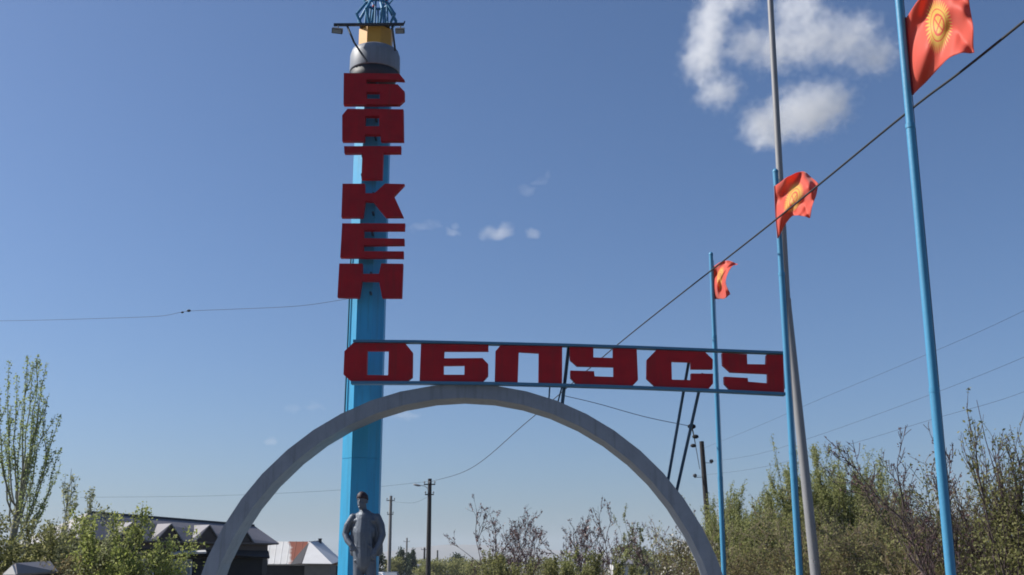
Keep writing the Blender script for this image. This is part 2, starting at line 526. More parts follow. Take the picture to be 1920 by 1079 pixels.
for k in range(8):
    a0 = math.pi / 8 + k * math.pi / 4
    d0 = Vector((math.cos(a0), math.sin(a0), 0))
    q0 = T + d0 * upper_r + Vector((0, 0, zt1)); q1 = T + d0 * .42 + Vector((0, 0, zt1 + .30))
    rays.tube([q0, q1], .02, 6)
    bb = MB(); bb.ball(q0 + Vector((0, 0, .055)), .045, 10, 6); bb.build('red_knob', RED, cw)
rays.tube([T + Vector((.42 * math.cos(math.pi / 8 + k * math.pi / 4), .42 * math.sin(math.pi / 8 + k * math.pi / 4), zt1 + .30)) for k in range(9)], .02, 6)
rays.build('upper_ring', CROWN, cw)
pc = MB(); pc.box((TX, TY, zt0 - .012), (.62, .62, .03)); pc.build('crown_plate', IRON, cw)
# thin cable conduit on the left flank
cd = MB(); cd.tube([at(659, 470, TY - .22), at(657, 500, TY - .22), at(655, 560, TY - .22), at(652, 640, TY - .22), at(646, 780, TY - .22)], .016, 6)
cd.build('conduit', BLUE_DK, tower)

LETTERS_V = {
    'letter_be': [[(644.5, 137.2), (748.5, 138.5), (758.5, 150.3), (743.5, 149.5), (687, 149), (687, 157.5), (745.5, 158.5), (758.5, 172), (758.5, 186.5), (748.5, 195.8), (644, 195.8)],
                  [(687, 172.5), (712, 172.5), (712, 185.5), (687, 185.5)]],
    'letter_a': [[(651.5, 204.3), (756.3, 205.2), (757, 264.2), (714, 264.2), (713, 252), (684, 252), (683, 264.2), (641.5, 264.2), (641.5, 216.5)],
                 [(685, 217.5), (711, 217.5), (711, 237), (684, 237)]],
    'letter_te': [[(645, 274.4), (752, 274.2), (751.5, 286.4), (718.5, 286.6), (716.5, 335.4), (677.5, 335.2), (679.5, 286.8), (645.5, 286.8)]],
    'letter_ka': [[(642.2, 344.7), (683.8, 344.7), (683.8, 362.7), (702, 362.7), (722, 344.5), (758.5, 345.4), (738.4, 367), (756.4, 406.5), (723.3, 406.5), (699, 377), (684.6, 377), (680.3, 407.2), (640, 407.2)]],
    'letter_ye': [[(641.5, 419), (759.4, 419.2), (758.6, 431.5), (682.3, 431.5), (681.5, 447), (758, 447.8), (758, 459), (681.5, 459.7), (681.5, 471.5), (756.7, 471.5), (756.4, 483.4), (637.8, 482.6)]],
    'letter_en': [[(636, 494.5), (679.3, 494.5), (679.3, 513.8), (710.4, 513.8), (714.9, 494.5), (755.7, 494.8), (753.4, 558.2), (716.4, 558.2), (710.4, 526.4), (678.6, 526.4), (673.4, 558.2), (632.6, 557.2)]],
}
YL = TY - .64
for k, lp in LETTERS_V.items():
    mb = MB(); mb.plate([[at(u, v, YL) for u, v in l] for l in lp], .13)
    me = mb.mesh(k); fix_normals(me)
    lo = link_mesh(k, me, RED, tower)
    us = [p[0] for p in lp[0]]; vv = [p[1] for p in lp[0]]
    cu, cv0, cv1 = (min(us) + max(us)) / 2, min(vv), max(vv)
    for fr in (.22, .8):
        z = at(cu, cv0 + (cv1 - cv0) * fr, YL).z
        for sx in (-.12, .12):
            b_ = MB(); b_.box((TX + sx, (YL + .13 + TY - .345) / 2, z), (.04, TY - .345 - YL - .12, .04))
            b_.build('mounting_bracket', BLUE_DK, lo)

# ------------------------------------------------------------------ the arch: bent from straight steel-clad lengths
AX, AZ, AR, AT = -.873, .08, 4.775, .255
AY0, AY1 = 20.0, 20.76
arch = thing('archway', 'silver grey semicircular arch standing in front of the blue tower', 'arch', (AX, (AY0 + AY1) / 2, 0))
NSEG = 26
rng = random.Random(5)
for i in range(NSEG):
    a0 = math.pi - math.pi * i / NSEG
    a1 = math.pi - math.pi * (i + 1) / NSEG
    gap = .00018
    j = rng.uniform(-.0018, .0018)
    mb = MB()
    vs = []
    for a in (a0 - gap, a1 + gap):
        for r in (AR - AT, AR):
            for y in (AY0 + j, AY1 - j):
                vs.append((AX + (r + j) * math.cos(a), y, AZ + (r + j) * math.sin(a)))
    mb.add(vs, [(0, 1, 3, 2), (4, 6, 7, 5), (0, 4, 5, 1), (2, 3, 7, 6), (0, 2, 6, 4), (1, 5, 7, 3)])
    me = mb.mesh('arch_segment'); fix_normals(me)
    so = link_mesh('arch_segment', me, CONCRETE, arch)
core = MB()
vs, fs = [], []
for i in range(NSEG * 2 + 1):
    a = math.pi - math.pi * i / (NSEG * 2)
    for r, y in ((AR - AT + .018, AY0 + .018), (AR - .026, AY0 + .018), (AR - .026, AY1 - .018), (AR - AT + .018, AY1 - .018)):
        rr = r if i % 2 == 0 else r * math.cos(math.pi / NSEG / 2)
        vs.append((AX + rr * math.cos(a), y, AZ + rr * math.sin(a)))
for i in range(NSEG * 2):
    for k in range(4): fs.append((i * 4 + k, i * 4 + (k + 1) % 4, i * 4 + 4 + (k + 1) % 4, i * 4 + 4 + k))
core.add(vs, fs)
core.build('arch_core', CONCRETE, arch)
for sx in (-1, 1):
    mb = MB(); mb.box((AX + sx * (AR - AT / 2), (AY0 + AY1) / 2, .04), (.8, 1.3, .078)); mb.build('foot_block', STONE, arch)

# ------------------------------------------------------------------ the horizontal letter sign on the arch
YS = 19.92
sign = thing('letter_sign', 'long red six letter sign in a thin blue frame resting on the arch', 'sign', at(1060, 722, YS + .3))
LETTERS_H = {
    'letter_o': [[(662, 643.3), (760, 644.2), (774, 661.3), (773.4, 707.1), (760.7, 717), (659, 716.1), (643.9, 702.3), (645.7, 659)], [(688.5, 657.5), (729, 657.5), (727.5, 704), (687.5, 703.5)]],
    'letter_be': [[(789.3, 645), (915.7, 646.9), (915.7, 658.3), (833, 658.3), (832.4, 672.2), (904.6, 671.6), (915.4, 683), (915.4, 704.7), (904.6, 716.3), (786.6, 715.5)], [(831.8, 685.4), (871, 684.8), (870.6, 703), (831.8, 702.9)]],
    'letter_el': [[(938.3, 648), (1054.2, 649.9), (1054, 719.8), (1009.4, 719.8), (1010, 661.6), (972.7, 659.5), (970.8, 717.6), (932.3, 716), (927.5, 714.3), (929, 659)]],
    'letter_u': [[(1068, 651), (1112.7, 651.7), (1112.7, 670.4), (1149.4, 671.6), (1149.4, 653.5), (1194, 654.7), (1196.4, 712.5), (1185, 724.6), (1082.5, 722.2), (1069.3, 708.3), (1069.3, 695), (1113.9, 696.3), (1115, 705.9),
                  (1150.6, 707.1), (1150.6, 687.8), (1082, 686.4), (1068.7, 674.6)]],
    'letter_es': [[(1230.7, 656.5), (1321.8, 660.1), (1336.9, 674.6), (1336.3, 692), (1296, 691.7), (1295.5, 678.5), (1259, 677.5), (1260, 712), (1296, 713), (1296, 700.5), (1336.9, 701), (1337, 719.5), (1327, 731.5), (1232, 727.6),
                   (1212.5, 709.5), (1213, 674.6)]],
    'letter_u_end': [[(1354.3, 662), (1400.7, 664.5), (1401.3, 683), (1436.9, 683.6), (1437.5, 665.5), (1468.8, 666), (1470.6, 737), (1372.4, 734.2), (1358.6, 719.2), (1358, 706.5), (1402, 709), (1403, 716), (1439.9, 719),
                      (1439.9, 700.5), (1370, 697.5), (1355.5, 684.2)]],
}
for k, lp in LETTERS_H.items():
    mb = MB(); mb.plate([[at(u, v, YS) for u, v in l] for l in lp], .12)
    me = mb.mesh(k); fix_normals(me)
    link_mesh('letter_u' if k == 'letter_u_end' else k, me, RED, sign)


def rail(pts, Y, w, hgt, name, mat):
    """flat square bar along a slightly bent line"""
    mb = MB()
    P = [at(u, v, Y) for u, v in pts]
    vs, fs = [], []
    for p in P:
        for dy, dz in ((-w / 2, -hgt / 2), (w / 2, -hgt / 2), (w / 2, hgt / 2), (-w / 2, hgt / 2)):
            vs.append(p + Vector((0, dy, dz)))
    for i in range(len(P) - 1):
        for k in range(4):
            fs.append((i * 4 + k, i * 4 + (k + 1) % 4, i * 4 + 4 + (k + 1) % 4, i * 4 + 4 + k))
    fs += [(3, 2, 1, 0), tuple(len(vs) - 4 + k for k in range(4))]
    mb.add(vs, fs)
    me = mb.mesh(name); fix_normals(me)
    return link_mesh(name, me, mat, sign)


TOP = [(663, 641), (780, 642), (940, 645.5), (1060, 648.3), (1200, 652.7), (1340, 658), (1471, 663)]
BOT = [(659, 718.8), (790, 718.8), (940, 720.5), (1060, 723.5), (1200, 727.8), (1340, 733.5), (1471, 740)]
rail(TOP, YS + .06, .17, .045, 'top_rail', STEEL_BLUE)
rail(BOT, YS + .06, .17, .05, 'bottom_rail', STEEL_BLUE)
mb = MB()
q = [at(1472, 662, YS + .16), at(1483, 662.5, YS + .16), at(1486, 726, YS + .16), at(1473, 728, YS + .16)]
mb.plate([q], .1)
me = mb.mesh('end_plate'); fix_normals(me); link_mesh('end_plate', me, BLUE_DK, sign)


def strut(a, b, r, nm='strut', mat=None):
    mb = MB(); mb.tube([a, b], r, 6); return mb.build(nm, mat or BLUE_DK, sign)


def arch_top(u, Y):
    """point on the arch's outer face below the picture column u"""
    best = None
    for i in range(0, 181):
        a = math.pi * i / 180
        p = Vector((AX + (AR + .003) * math.cos(a), Y, AZ + (AR + .003) * math.sin(a)))
        uu = 960 + FPX * p.x / (p.y * CP + (p.z - EYE) * SP)
        if best is None or abs(uu - u) < best[0]: best = (abs(uu - u), p)
    return best[1]


strut(at(1066.5, 650, YS + .16), arch_top(1058, 20.12), .032)
strut(at(1031, 722, YS + .18), arch_top(1029, 20.5), .014)
strut(at(1054, 724, YS + .18), arch_top(1048, 20.5), .014)
strut(at(1294, 664, YS + .2), arch_top(1252, 20.55), .027)
strut(at(1318, 700, YS + .2), arch_top(1266, 20.6), .029)
strut(at(664, 680, YS + .16), Vector((TX - .2, TY - .3, at(664, 680, YS).z)), .03, 'tower_bracket')
strut(at(676, 664, YS + .12), Vector((TX - .14, TY - .34, at(676, 664, YS).z)), .03, 'tower_bracket')

# ------------------------------------------------------------------ statue on its pedestal
SY = 19.15
SX = at(684, 1060, SY).x
ZF = .86
pm = MB()
pm.box((SX, SY, .10), (1.5, 1.3, .2)); pm.box((SX, SY, .30), (1.2, 1.05, .2)); pm.box((SX, SY, .62), (.9, .8, .44))
pm.box((SX, SY, .848), (.98, .88, .022))
tag(pm.build('pedestal', STONE, origin=(SX, SY, 0)), 'stepped stone pedestal carrying the grey statue below the tower', 'pedestal')


def body_mesh(name, parts, voxel, smooth_it):
    """join overlapping closed shapes into one continuous skin"""
    me = bpy.data.meshes.new(name + '_raw')
    mb = MB()
    for kind, *a in parts:
        if kind == 'b': mb.ball(a[0], a[1], 16, 10, a[2] if len(a) > 2 else None)
        else:
            mb.tube(a[0], a[1], 14)
            for q_, r_ in ((a[0][0], a[1][0]), (a[0][-1], a[1][-1])): mb.ball(q_, r_, 14, 8)
    me.from_pydata(mb.v, [], mb.f); me.update()
    fix_normals(me)
    o = bpy.data.objects.new(name + '_raw', me); COL.objects.link(o)
    r = o.modifiers.new('r', 'REMESH'); r.mode = 'VOXEL'; r.voxel_size = voxel; r.use_smooth_shade = True
    s = o.modifiers.new('s', 'SMOOTH'); s.factor = .5; s.iterations = smooth_it
    dg = bpy.context.evaluated_depsgraph_get()
    out = bpy.data.meshes.new_from_object(o.evaluated_get(dg))
    bpy.data.objects.remove(o); bpy.data.meshes.remove(me)
    out.polygons.foreach_set('use_smooth', [True] * len(out.polygons))
    return out


def S(u, v, dy=0.0):
    return at(u, v, SY + dy)


hd = S(679, 940)                       # head centre
ROT = Matrix.Rotation(math.radians(-18), 3, 'Z')


def hp(x, y, z): return hd + ROT @ Vector((x, y, z))


crotch = S(683, 1048)
hipL, hipR = S(674, 1046), S(693, 1046)
parts = [
    ('b', hp(0, .01, .03), (.082, .10, .105)),              # skull
    ('b', hp(0, -.035, -.055), (.062, .065, .075)),         # jaw
    ('b', hp(0, -.098, -.012), (.016, .03, .032)),          # nose
    ('b', hp(0, -.085, -.11), (.028, .025, .022)),          # chin
    ('b', hp(0, -.078, .030), (.062, .022, .014)),          # brow
    ('b', hp(0, -.088, -.066), (.028, .016, .010)),         # mouth
    ('b', hp(-.086, .015, -.01), (.014, .024, .034)), ('b', hp(.086, .015, -.01), (.014, .024, .034)),
    ('t', [hp(0, .02, -.05), S(681, 959, .03), S(683, 970, .04)], [.06, .068, .10]),
    # chest and jacket
    ('b', S(684, 977, .02), (.235, .12, .075)),
    ('t', [S(676, 966, .03), S(664, 973, .03)], [.06, .07]), ('t', [S(690, 966, .03), S(704, 972, .03)], [.06, .07]),
    ('b', S(683, 998, .0), (.205, .14, .20)),
    ('t', [S(684, 972, .02), S(682, 1000), S(682, 1022), S(683, 1046, .0), S(683, 1056, .0)], [.15, .17, .165, .175, .165]),
    ('t', [S(700, 976, .06), S(706, 1005, .09), S(709, 1034, .12)], [.09, .10, .085]),     # open coat flap
    ('t', [S(668, 985, .04), S(664, 1012, .05), S(664, 1036, .05)], [.07, .08, .07]),
    # arms
    ('t', [S(662, 971, .02), S(652, 986, .03), S(648, 1002, .03), S(652, 1014, -.03), S(659, 1023, -.09)], [.07, .066, .060, .055, .046]),
    ('t', [S(707, 971, .02), S(714, 986, .02), S(717, 1004, .0), S(711, 1020, -.05), S(703, 1034, -.10)], [.074, .070, .062, .056, .046]),
    ('b', S(702, 1039, -.12), (.045, .035, .05)),
    ('b', S(660, 1025, -.10), (.042, .035, .045)),
    # legs
    ('t', [hipL + Vector((0, 0, .08)), S(672, 1092, -.02), S(671, 1128, .0), S(670, 1144, .0)], [.11, .09, .076, .068]),
    ('t', [hipR + Vector((0, 0, .08)), S(696, 1092, -.05), S(698, 1128, .0), S(699, 1144, .02)], [.11, .09, .076, .068]),
]
for k, (fu, fy) in enumerate(((670, 0), (699, .02))):
    zf = Vector((S(fu, 1146, fy).x, SY + fy - .06, ZF + .05))
    parts.append(('b', zf, (.062, .15, .055)))
    parts.append(('t', [S(fu, 1140, fy), Vector((zf.x, SY + fy, ZF + .05))], [.07, .062]))
for k in range(4):                      # fingers of the hanging hand, slightly curled and unequal
    b0 = S(702, 1041, -.12) + Vector((-.03 + .02 * k, -.01, -.015))
    ln = (.055, .068, .066, .052)[k]
    parts.append(('t', [b0, b0 + Vector((-.004, -.012, -ln * .6)), b0 + Vector((-.006, .004, -ln))], [.0105, .010, .008]))
    b1 = S(660, 1027, -.10) + Vector((-.028 + .019 * k, -.008, -.012))
    parts.append(('t', [b1, b1 + Vector((.004, -.014, -ln * .55)), b1 + Vector((.006, .002, -ln * .85))], [.0105, .010, .008]))
parts.append(('t', [S(702, 1038, -.12) + Vector((-.035, -.01, .01)), S(702, 1041, -.13) + Vector((-.055, -.02, -.025))], [.013, .010]))
parts.append(('t', [S(660, 1024, -.10) + Vector((.035, -.01, .01)), S(660, 1027, -.11) + Vector((.05, -.02, -.025))], [.013, .010]))
# folds of the jacket
for (u0, v0, y0, u1, v1, y1, r) in ((676, 968, -.06, 682, 992, -.13, .016), (691, 968, -.06, 684, 992, -.13, .016),       # lapels
                                    (682, 994, -.135, 681, 1050, -.15, .014), (686, 994, -.135, 688, 1050, -.15, .014),     # front edges
                                    (671, 1000, -.11, 668, 1046, -.11, .018), (695, 1000, -.11, 697, 1046, -.11, .018),
                                    (665, 1052, -.10, 700, 1054, -.10, .020), (668, 1024, -.125, 680, 1030, -.15, .012), (690, 1022, -.14, 700, 1030, -.11, .012)):
    parts.append(('t', [S(u0, v0, y0), S((u0 + u1) / 2, (v0 + v1) / 2, (y0 + y1) / 2 - .012), S(u1, v1, y1)], [r, r, r * .9]))
sm = body_mesh('statue', parts, .0085, 3)
statue = link_mesh('statue', sm, STATUE, origin=(SX, SY, ZF))
tag(statue, 'dark grey painted statue of a standing man in an open jacket', 'statue')
hat = MB()
prof = [(.0, .150), (.055, .142), (.088, .105), (.097, .06), (.099, .030), (.094, .026)]
vs, fs = [], []
n = 20
for r, z in prof:
    for k in range(n):
        t = 2 * math.pi * k / n
        vs.append(hp(max(r, .002) * math.cos(t), .012 + max(r, .002) * 1.14 * math.sin(t), z + (.016 * math.sin(t) * -1)))
for i in range(len(prof) - 1):
    for k in range(n):
        fs.append((i * n + k, (i + 1) * n + k, (i + 1) * n + (k + 1) % n, i * n + (k + 1) % n))
hat.add(vs, fs, True)
ho = hat.build('cap', STATUE_HAT, statue)
ho['label'] = 'dark maroon painted top of the head'

# ------------------------------------------------------------------ flagpoles and flags
def flag_material():
    m = bpy.data.materials.new('red_flag_cloth'); m.use_nodes = True
    N, L = m.node_tree.nodes, m.node_tree.links
    N.remove(N['Principled BSDF'])

    def math_(op, a, b=None, c=None):
        n_ = N.new('ShaderNodeMath'); n_.operation = op
        for i, x in enumerate((a, b, c)):
            if x is None: continue
            if isinstance(x, (int, float)): n_.inputs[i].default_value = x
            else: L.new(x, n_.inputs[i])
        return n_.outputs[0]
    uv = N.new('ShaderNodeUVMap')
    sep = N.new('ShaderNodeSeparateXYZ'); L.new(uv.outputs[0], sep.inputs[0])
    x = math_('MULTIPLY', math_('SUBTRACT', sep.outputs[0], .5), 5 / 3)
    y = math_('SUBTRACT', sep.outputs[1], .5)
    r = math_('SQRT', math_('ADD', math_('MULTIPLY', x, x), math_('MULTIPLY', y, y)))
    th = math_('ARCTAN2', y, x)
    saw = math_('PINGPONG', math_('MULTIPLY', th, 40 / (2 * math.pi)), .5)       # 0..0.5, 40 rays
    rr = math_('MULTIPLY_ADD', saw, .26, .215)
    rayed = math_('LESS_THAN', r, rr)
    notdark = math_('SUBTRACT', 1.0, math_('MULTIPLY', math_('GREATER_THAN', r, .185), math_('LESS_THAN', r, .20)))
    ring = math_('MULTIPLY', math_('GREATER_THAN', r, .105), math_('LESS_THAN', r, .135))
    # crossed lattice strips inside the ring
    def strips(a, b):
        w1 = math_('PINGPONG', math_('ADD', math_('ADD', math_('MULTIPLY', x, a), math_('MULTIPLY', y, b)), 10.0175), .035)
        w2 = math_('LESS_THAN', math_('ABSOLUTE', math_('ADD', math_('MULTIPLY', x, a), math_('MULTIPLY', y, b))), .055)
        return math_('MULTIPLY', math_('LESS_THAN', w1, .011), w2)
    cross = math_('MULTIPLY', math_('LESS_THAN', r, .105), math_('MAXIMUM', strips(.8, .6), strips(-.6, .8)))
    red_in = math_('MAXIMUM', ring, cross)
    yel = math_('MULTIPLY', math_('MULTIPLY', rayed, notdark), math_('SUBTRACT', 1.0, red_in))
    mx = N.new('ShaderNodeMix'); mx.data_type = 'RGBA'
    mx.inputs['A'].default_value = (.82, .14, .09, 1); mx.inputs['B'].default_value = (.85, .60, .14, 1)
    L.new(yel, mx.inputs['Factor'])
    d = N.new('ShaderNodeBsdfPrincipled'); d.inputs['Roughness'].default_value = .55; d.inputs['Specular IOR Level'].default_value = .3
    d.inputs['Sheen Weight'].default_value = .3
    t = N.new('ShaderNodeBsdfTranslucent')
    ms = N.new('ShaderNodeMixShader'); ms.inputs[0].default_value = .5
    L.new(mx.outputs['Result'], d.inputs['Base Color']); L.new(mx.outputs['Result'], t.inputs['Color'])
    L.new(d.outputs[0], ms.inputs[1]); L.new(t.outputs[0], ms.inputs[2]); L.new(ms.outputs[0], N['Material Output'].inputs['Surface'])
    return m


FLAG = flag_material()
HEM = mat_paint('dark_red_hem', (.20, .012, .02), (.15, .01, .015), rough=.7)


def catmull(p, t):
    n = len(p) - 1
    x = t * n
    i = min(int(x), n - 1)
    f = x - i
    P = lambda k: p[k] if 0 <= k <= n else (2 * p[0] - p[1] if k < 0 else 2 * p[n] - p[n - 1])
    a, b, c, d = P(i - 1), P(i), P(i + 1), P(i + 2)
    return .5 * ((2 * b) + (c - a) * f + (2 * a - 5 * b + 4 * c - d) * f * f + (3 * b - a - 3 * c + d) * f ** 3)


def flag(label, grid, Y, ripples, seed, swing=.8):
    """grid rows run top to bottom, columns hoist to fly; each node (u, v, depth offset)"""
    G = [[at(u, v, Y + dy - swing * c / 3) for c, (u, v, dy) in enumerate(row)] for row in grid]
    nu, nv = 56, 40
    P = []
    for j in range(nv + 1):
        t = j / nv
        for i in range(nu + 1):
            s = i / nu
            p = catmull([catmull(row, s) for row in G], t)
            k = s ** .7
            rip = sum(A * math.sin(fx * s + ft * t + ph) for A, fx, ft, ph in ripples) * k
            p = p + Vector((rip * .25, rip, rip * .12))
            P.append(p)
    n = len(P)
    TH = .003
    vs = P + [p + Vector((0, TH, 0)) for p in P]
    fs, uvs = [], []
    W = nu + 1
    def uvc(k):
        k %= n
        return ((k % W) / nu, 1 - (k // W) / nv)
    for j in range(nv):
        for i in range(nu):
            a = j * W + i
            fs.append((a, a + W, a + W + 1, a + 1))
    me = bpy.data.meshes.new('flag')
    me.from_pydata(P, [], fs)
    uvl = me.uv_layers.new(name='UVMap')
    for pl in me.polygons:
        for li in pl.loop_indices:
            uvl.data[li].uv = uvc(me.loops[li].vertex_index)
    me.polygons.foreach_set('use_smooth', [True] * len(me.polygons))
    o = link_mesh('flag', me, FLAG, origin=P[nv * W])
    so = o.modifiers.new('thickness', 'SOLIDIFY'); so.thickness = TH; so.offset = 0
    tag(o, label, 'flag', 'red flags on the blue poles')
    hem = MB()
    hem.tube([P[j * W] + Vector((-.004, -.002, 0)) for j in range(0, nv + 1, 4)], .013, 6)
    hem.build('hoist_sleeve', HEM, o)
    return o


def blue_pole(label, ub, vb, ut, vt, Y, dia):
    b = at(ub, vb, Y); t = at(ut, vt, Y)
    x0 = b.x + (b.x - t.x) * (b.z) / (t.z - b.z)
    base = Vector((x0, Y, 0))
    r = thing('flagpole', label, 'flagpole', base, 'blue flagpoles in a row')
    z1 = t.z * .42
    m1 = base.lerp(t, .42); m2 = base.lerp(t, .78)
    mb = MB(); mb.tube([base, m1], dia / 2, 16); mb.build('pole_section', POLE_BLUE, r)
    mb = MB(); mb.tube([m1, m2], dia / 2 * .94, 16); mb.build('pole_section', POLE_BLUE, r)
    mb = MB(); mb.tube([m2, t], dia / 2 * .86, 16); mb.build('pole_section', POLE_BLUE, r)
    for m in (m1, m2):
        mb = MB(); mb.tube([m - Vector((0, 0, .025)), m + Vector((0, 0, .025))], dia / 2 * 1.06, 16); mb.build('weld_collar', POLE_BLUE, r)
    mb = MB(); mb.lathe(t, [(dia * .45, -.01), (dia * .5, .01), (dia * .3, .05), (.006, .06)], 12); mb.build('cap', POLE_BLUE, r)
    mb = MB(); mb.lathe(base, [(.16, 0), (.16, .015), (.07, .02), (.07, .12)], 16); mb.build('base_plate', POLE_BLUE, r)
    mb = MB(); mb.tube([base.lerp(t, .2) + Vector((dia * .56, 0, 0)), base.lerp(t, .985) + Vector((dia * .52, 0, 0))], .004, 5); mb.build('halyard', RUBBER, r)
    return r


blue_pole('nearest and thickest blue flagpole, at the right edge of the row', 1783, 1079, 1682, -38, 11.2, .098)
blue_pole('middle blue flagpole beside the end of the red letter sign', 1499.5, 1079, 1454, 323, 17.4, .105)
blue_pole('farthest and shortest-looking blue flagpole, crossing the red letter sign', 1357.5, 1079, 1333, 478, 22.4, .098)

flag('large red flag with yellow sun on the nearest blue pole',
     [[(1699, 34, 0), (1728, -6, -.05), (1774, -30, .10), (1812, -20, -.02)],
      [(1703, 82, 0), (1736, 34, .12), (1778, 14, -.08), (1820, 24, .08)],
      [(1707, 130, 0), (1744, 86, -.10), (1784, 62, .10), (1825, 62, -.03)],
      [(1712, 178, 0), (1748, 142, .10), (1786, 105, -.10), (1828, 97, .06)]],
     11.2, [(.035, 9, 6, .4), (.022, 15, -9, 1.3), (.012, 27, 12, 2.0)], 1)
flag('crumpled red flag blown across the grey pole',
     [[(1453, 349, 0), (1478, 332, -.25), (1508, 322, .05), (1534, 346, .10)],
      [(1454, 376, 0), (1476, 364, .15), (1506, 352, -.25), (1531, 364, -.05)],
      [(1456, 411, 0), (1471, 396, -.20), (1501, 383, .10), (1523, 386, -.15)],
      [(1459, 447, 0), (1478, 413, .10), (1497, 404, -.12), (1519, 409, .05)]],
     17.3, [(.05, 10, 5, .9), (.03, 17, -10, .2), (.014, 30, 14, 2.6)], 2)
flag('smallest red flag, twisted, on the farthest blue pole',
     [[(1338, 500, 0), (1352, 491, -.2), (1368, 490, .05), (1384, 495, .1)],
      [(1338.5, 517, 0), (1346, 513, .2), (1357, 508, -.1), (1372, 501, .1)],
      [(1339.5, 540, 0), (1345, 534, -.15), (1354, 527, .15), (1361, 528, -.1)],
      [(1341.5, 561, 0), (1349, 561, .1), (1360, 560, -.1), (1369, 551, .1)]],
     22.4, [(.05, 8, 6, 0), (.03, 15, -8, .8), (.012, 26, 10, 2)], 3)

# tall galvanised lamp mast
gb, gm, gt = at(1531, 1079, 18.6), at(1475, 565, 18.6), at(1441, -60, 18.6)
base = Vector((gb.x + .05, 18.6, 0))
mast = thing('steel_mast', 'tall tapering grey steel mast rising out of the top of the picture', 'mast', base)
mid = Vector((gm.x, 18.6, gm.z)); top = Vector((gt.x, 18.6, gt.z))
mb = MB(); mb.tube([base, mid], [.088, .072], 20); mb.build('lower_section', GALV, mast)
mb = MB(); mb.tube([mid, top], [.064, .052], 20); mb.build('upper_section', GALV, mast)
mb = MB(); mb.tube([mid - Vector((0, 0, .06)), mid + Vector((0, 0, .04))], .076, 20); mb.build('joint_sleeve', GALV, mast)
mb = MB(); mb.box(base + Vector((0, 0, .012)), (.36, .36, .024)); mb.build('base_plate', GALV, mast)
mb = MB(); mb.ball(top, .07, 12, 8); mb.build('finial', GALV, mast)

# ------------------------------------------------------------------ utility poles and overhead cables
def utility_pole(label, u, vtop, Y, r, mat, arms, lamp=None, lean=0.0):
    t = at(u, vtop, Y)
    base = Vector((t.x + lean, Y, 0))
    o = thing('utility_pole', label, 'utility pole', base, 'poles carrying the overhead cables')
    mb = MB(); mb.tube([base, base.lerp(t, .5), t], [r, r * .88, r * .75], 10); mb.build('post', mat, o)
    for v, w, ins in arms:
        c = at(u, v, Y); c.x = base.x + (t.x - base.x) * c.z / t.z
        mb = MB(); mb.box(c + Vector((0, -r, 0)), (w, .08, .09)); a = mb.build('crossarm', mat, o)
        for k in range(ins):
            x = -w / 2 * .9 + w * .9 * k / max(1, ins - 1)
            mb = MB(); mb.lathe(c + Vector((x, -r, .045)), [(.02, 0), (.02, .07), (.06, .08), (.065, .14), (.04, .2)], 8); mb.build('insulator', GALV, a)
    if lamp:
        (lu, lv) = lamp
        p = at(lu, lv, Y); c = at(u, lv + 9, Y)
        mb = MB(); mb.tube([c, (c + p) / 2 + Vector((0, 0, .12)), p], .03, 6); a = mb.build('lamp_arm', GALV, o)
        mb = MB(); mb.ball(p + Vector((-.18, 0, .0)), (.32, .13, .085), 10, 6, Matrix.Rotation(math.radians(12), 3, 'Y')); mb.build('lamp_head', GALV, a)
    return o


utility_pole('utility pole with a street lamp arm seen through the arch', 806, 898, 89, .20, TIMBER, [(909, .9, 3), (928, .7, 2)], (786, 910))
utility_pole('thinner utility pole just right of the statue', 733, 930, 110, .19, CONC_POLE, [(939, .8, 2), (965, .6, 2)])
utility_pole('tiny distant utility pole between the far poplars', 763, 1009, 230, .22, CONC_POLE, [(1016, 1.3, 3)])
utility_pole('small far pole standing left of the lamp pole foot', 796, 1027, 210, .22, TIMBER, [(1031, 1.2, 2)])
utility_pole('short far pole right of the lamp pole foot', 820.5, 1032, 240, .20, TIMBER, [])
up = utility_pole('dark timber utility pole behind the right limb of the arch', 1315.5, 828, 62, .17, TIMBER, [], lean=.28)
PX = at(1315.5, 850, 62).x
for (u, v) in ((1334, 866), (1303, 893)):
    c = at(u, v, 61.9)
    mb = MB(); mb.tube([Vector((PX + .05, 61.95, c.z - .05)), Vector((c.x, 61.9, c.z - .08))], .018, 6); hk = mb.build('hook', IRON, up)
    mb = MB(); mb.lathe(c + Vector((0, 0, -.10)), [(.04, 0), (.05, .05), (.11, .07), (.11, .17), (.06, .22)], 8); mb.build('insulator', IRON, hk)


def cable(label, pts, r, knots=(), sub=10):
    P = [Vector(p) for p in pts]
    out = []
    for i in range((len(P) - 1) * sub + 1):
        out.append(catmull(P, i / ((len(P) - 1) * sub)))
    mb = MB(); mb.tube(out, r, 5)
    o = mb.build('overhead_cable', RUBBER, origin=P[0])
    tag(o, label, 'cable', 'overhead cables')
    for p, kr in knots:
        kb = MB(); kb.ball(p, (kr * 1.6, kr, kr), 8, 6); kb.build('splice', RUBBER, o)
    return o


def on_plan(u, v, a, b):
    """point seen at (u, v) on the vertical plane X = a + b*Y"""
    d = at(u, v, 1.0)
    Y = a / (d.x - b)
    return at(u, v, Y)


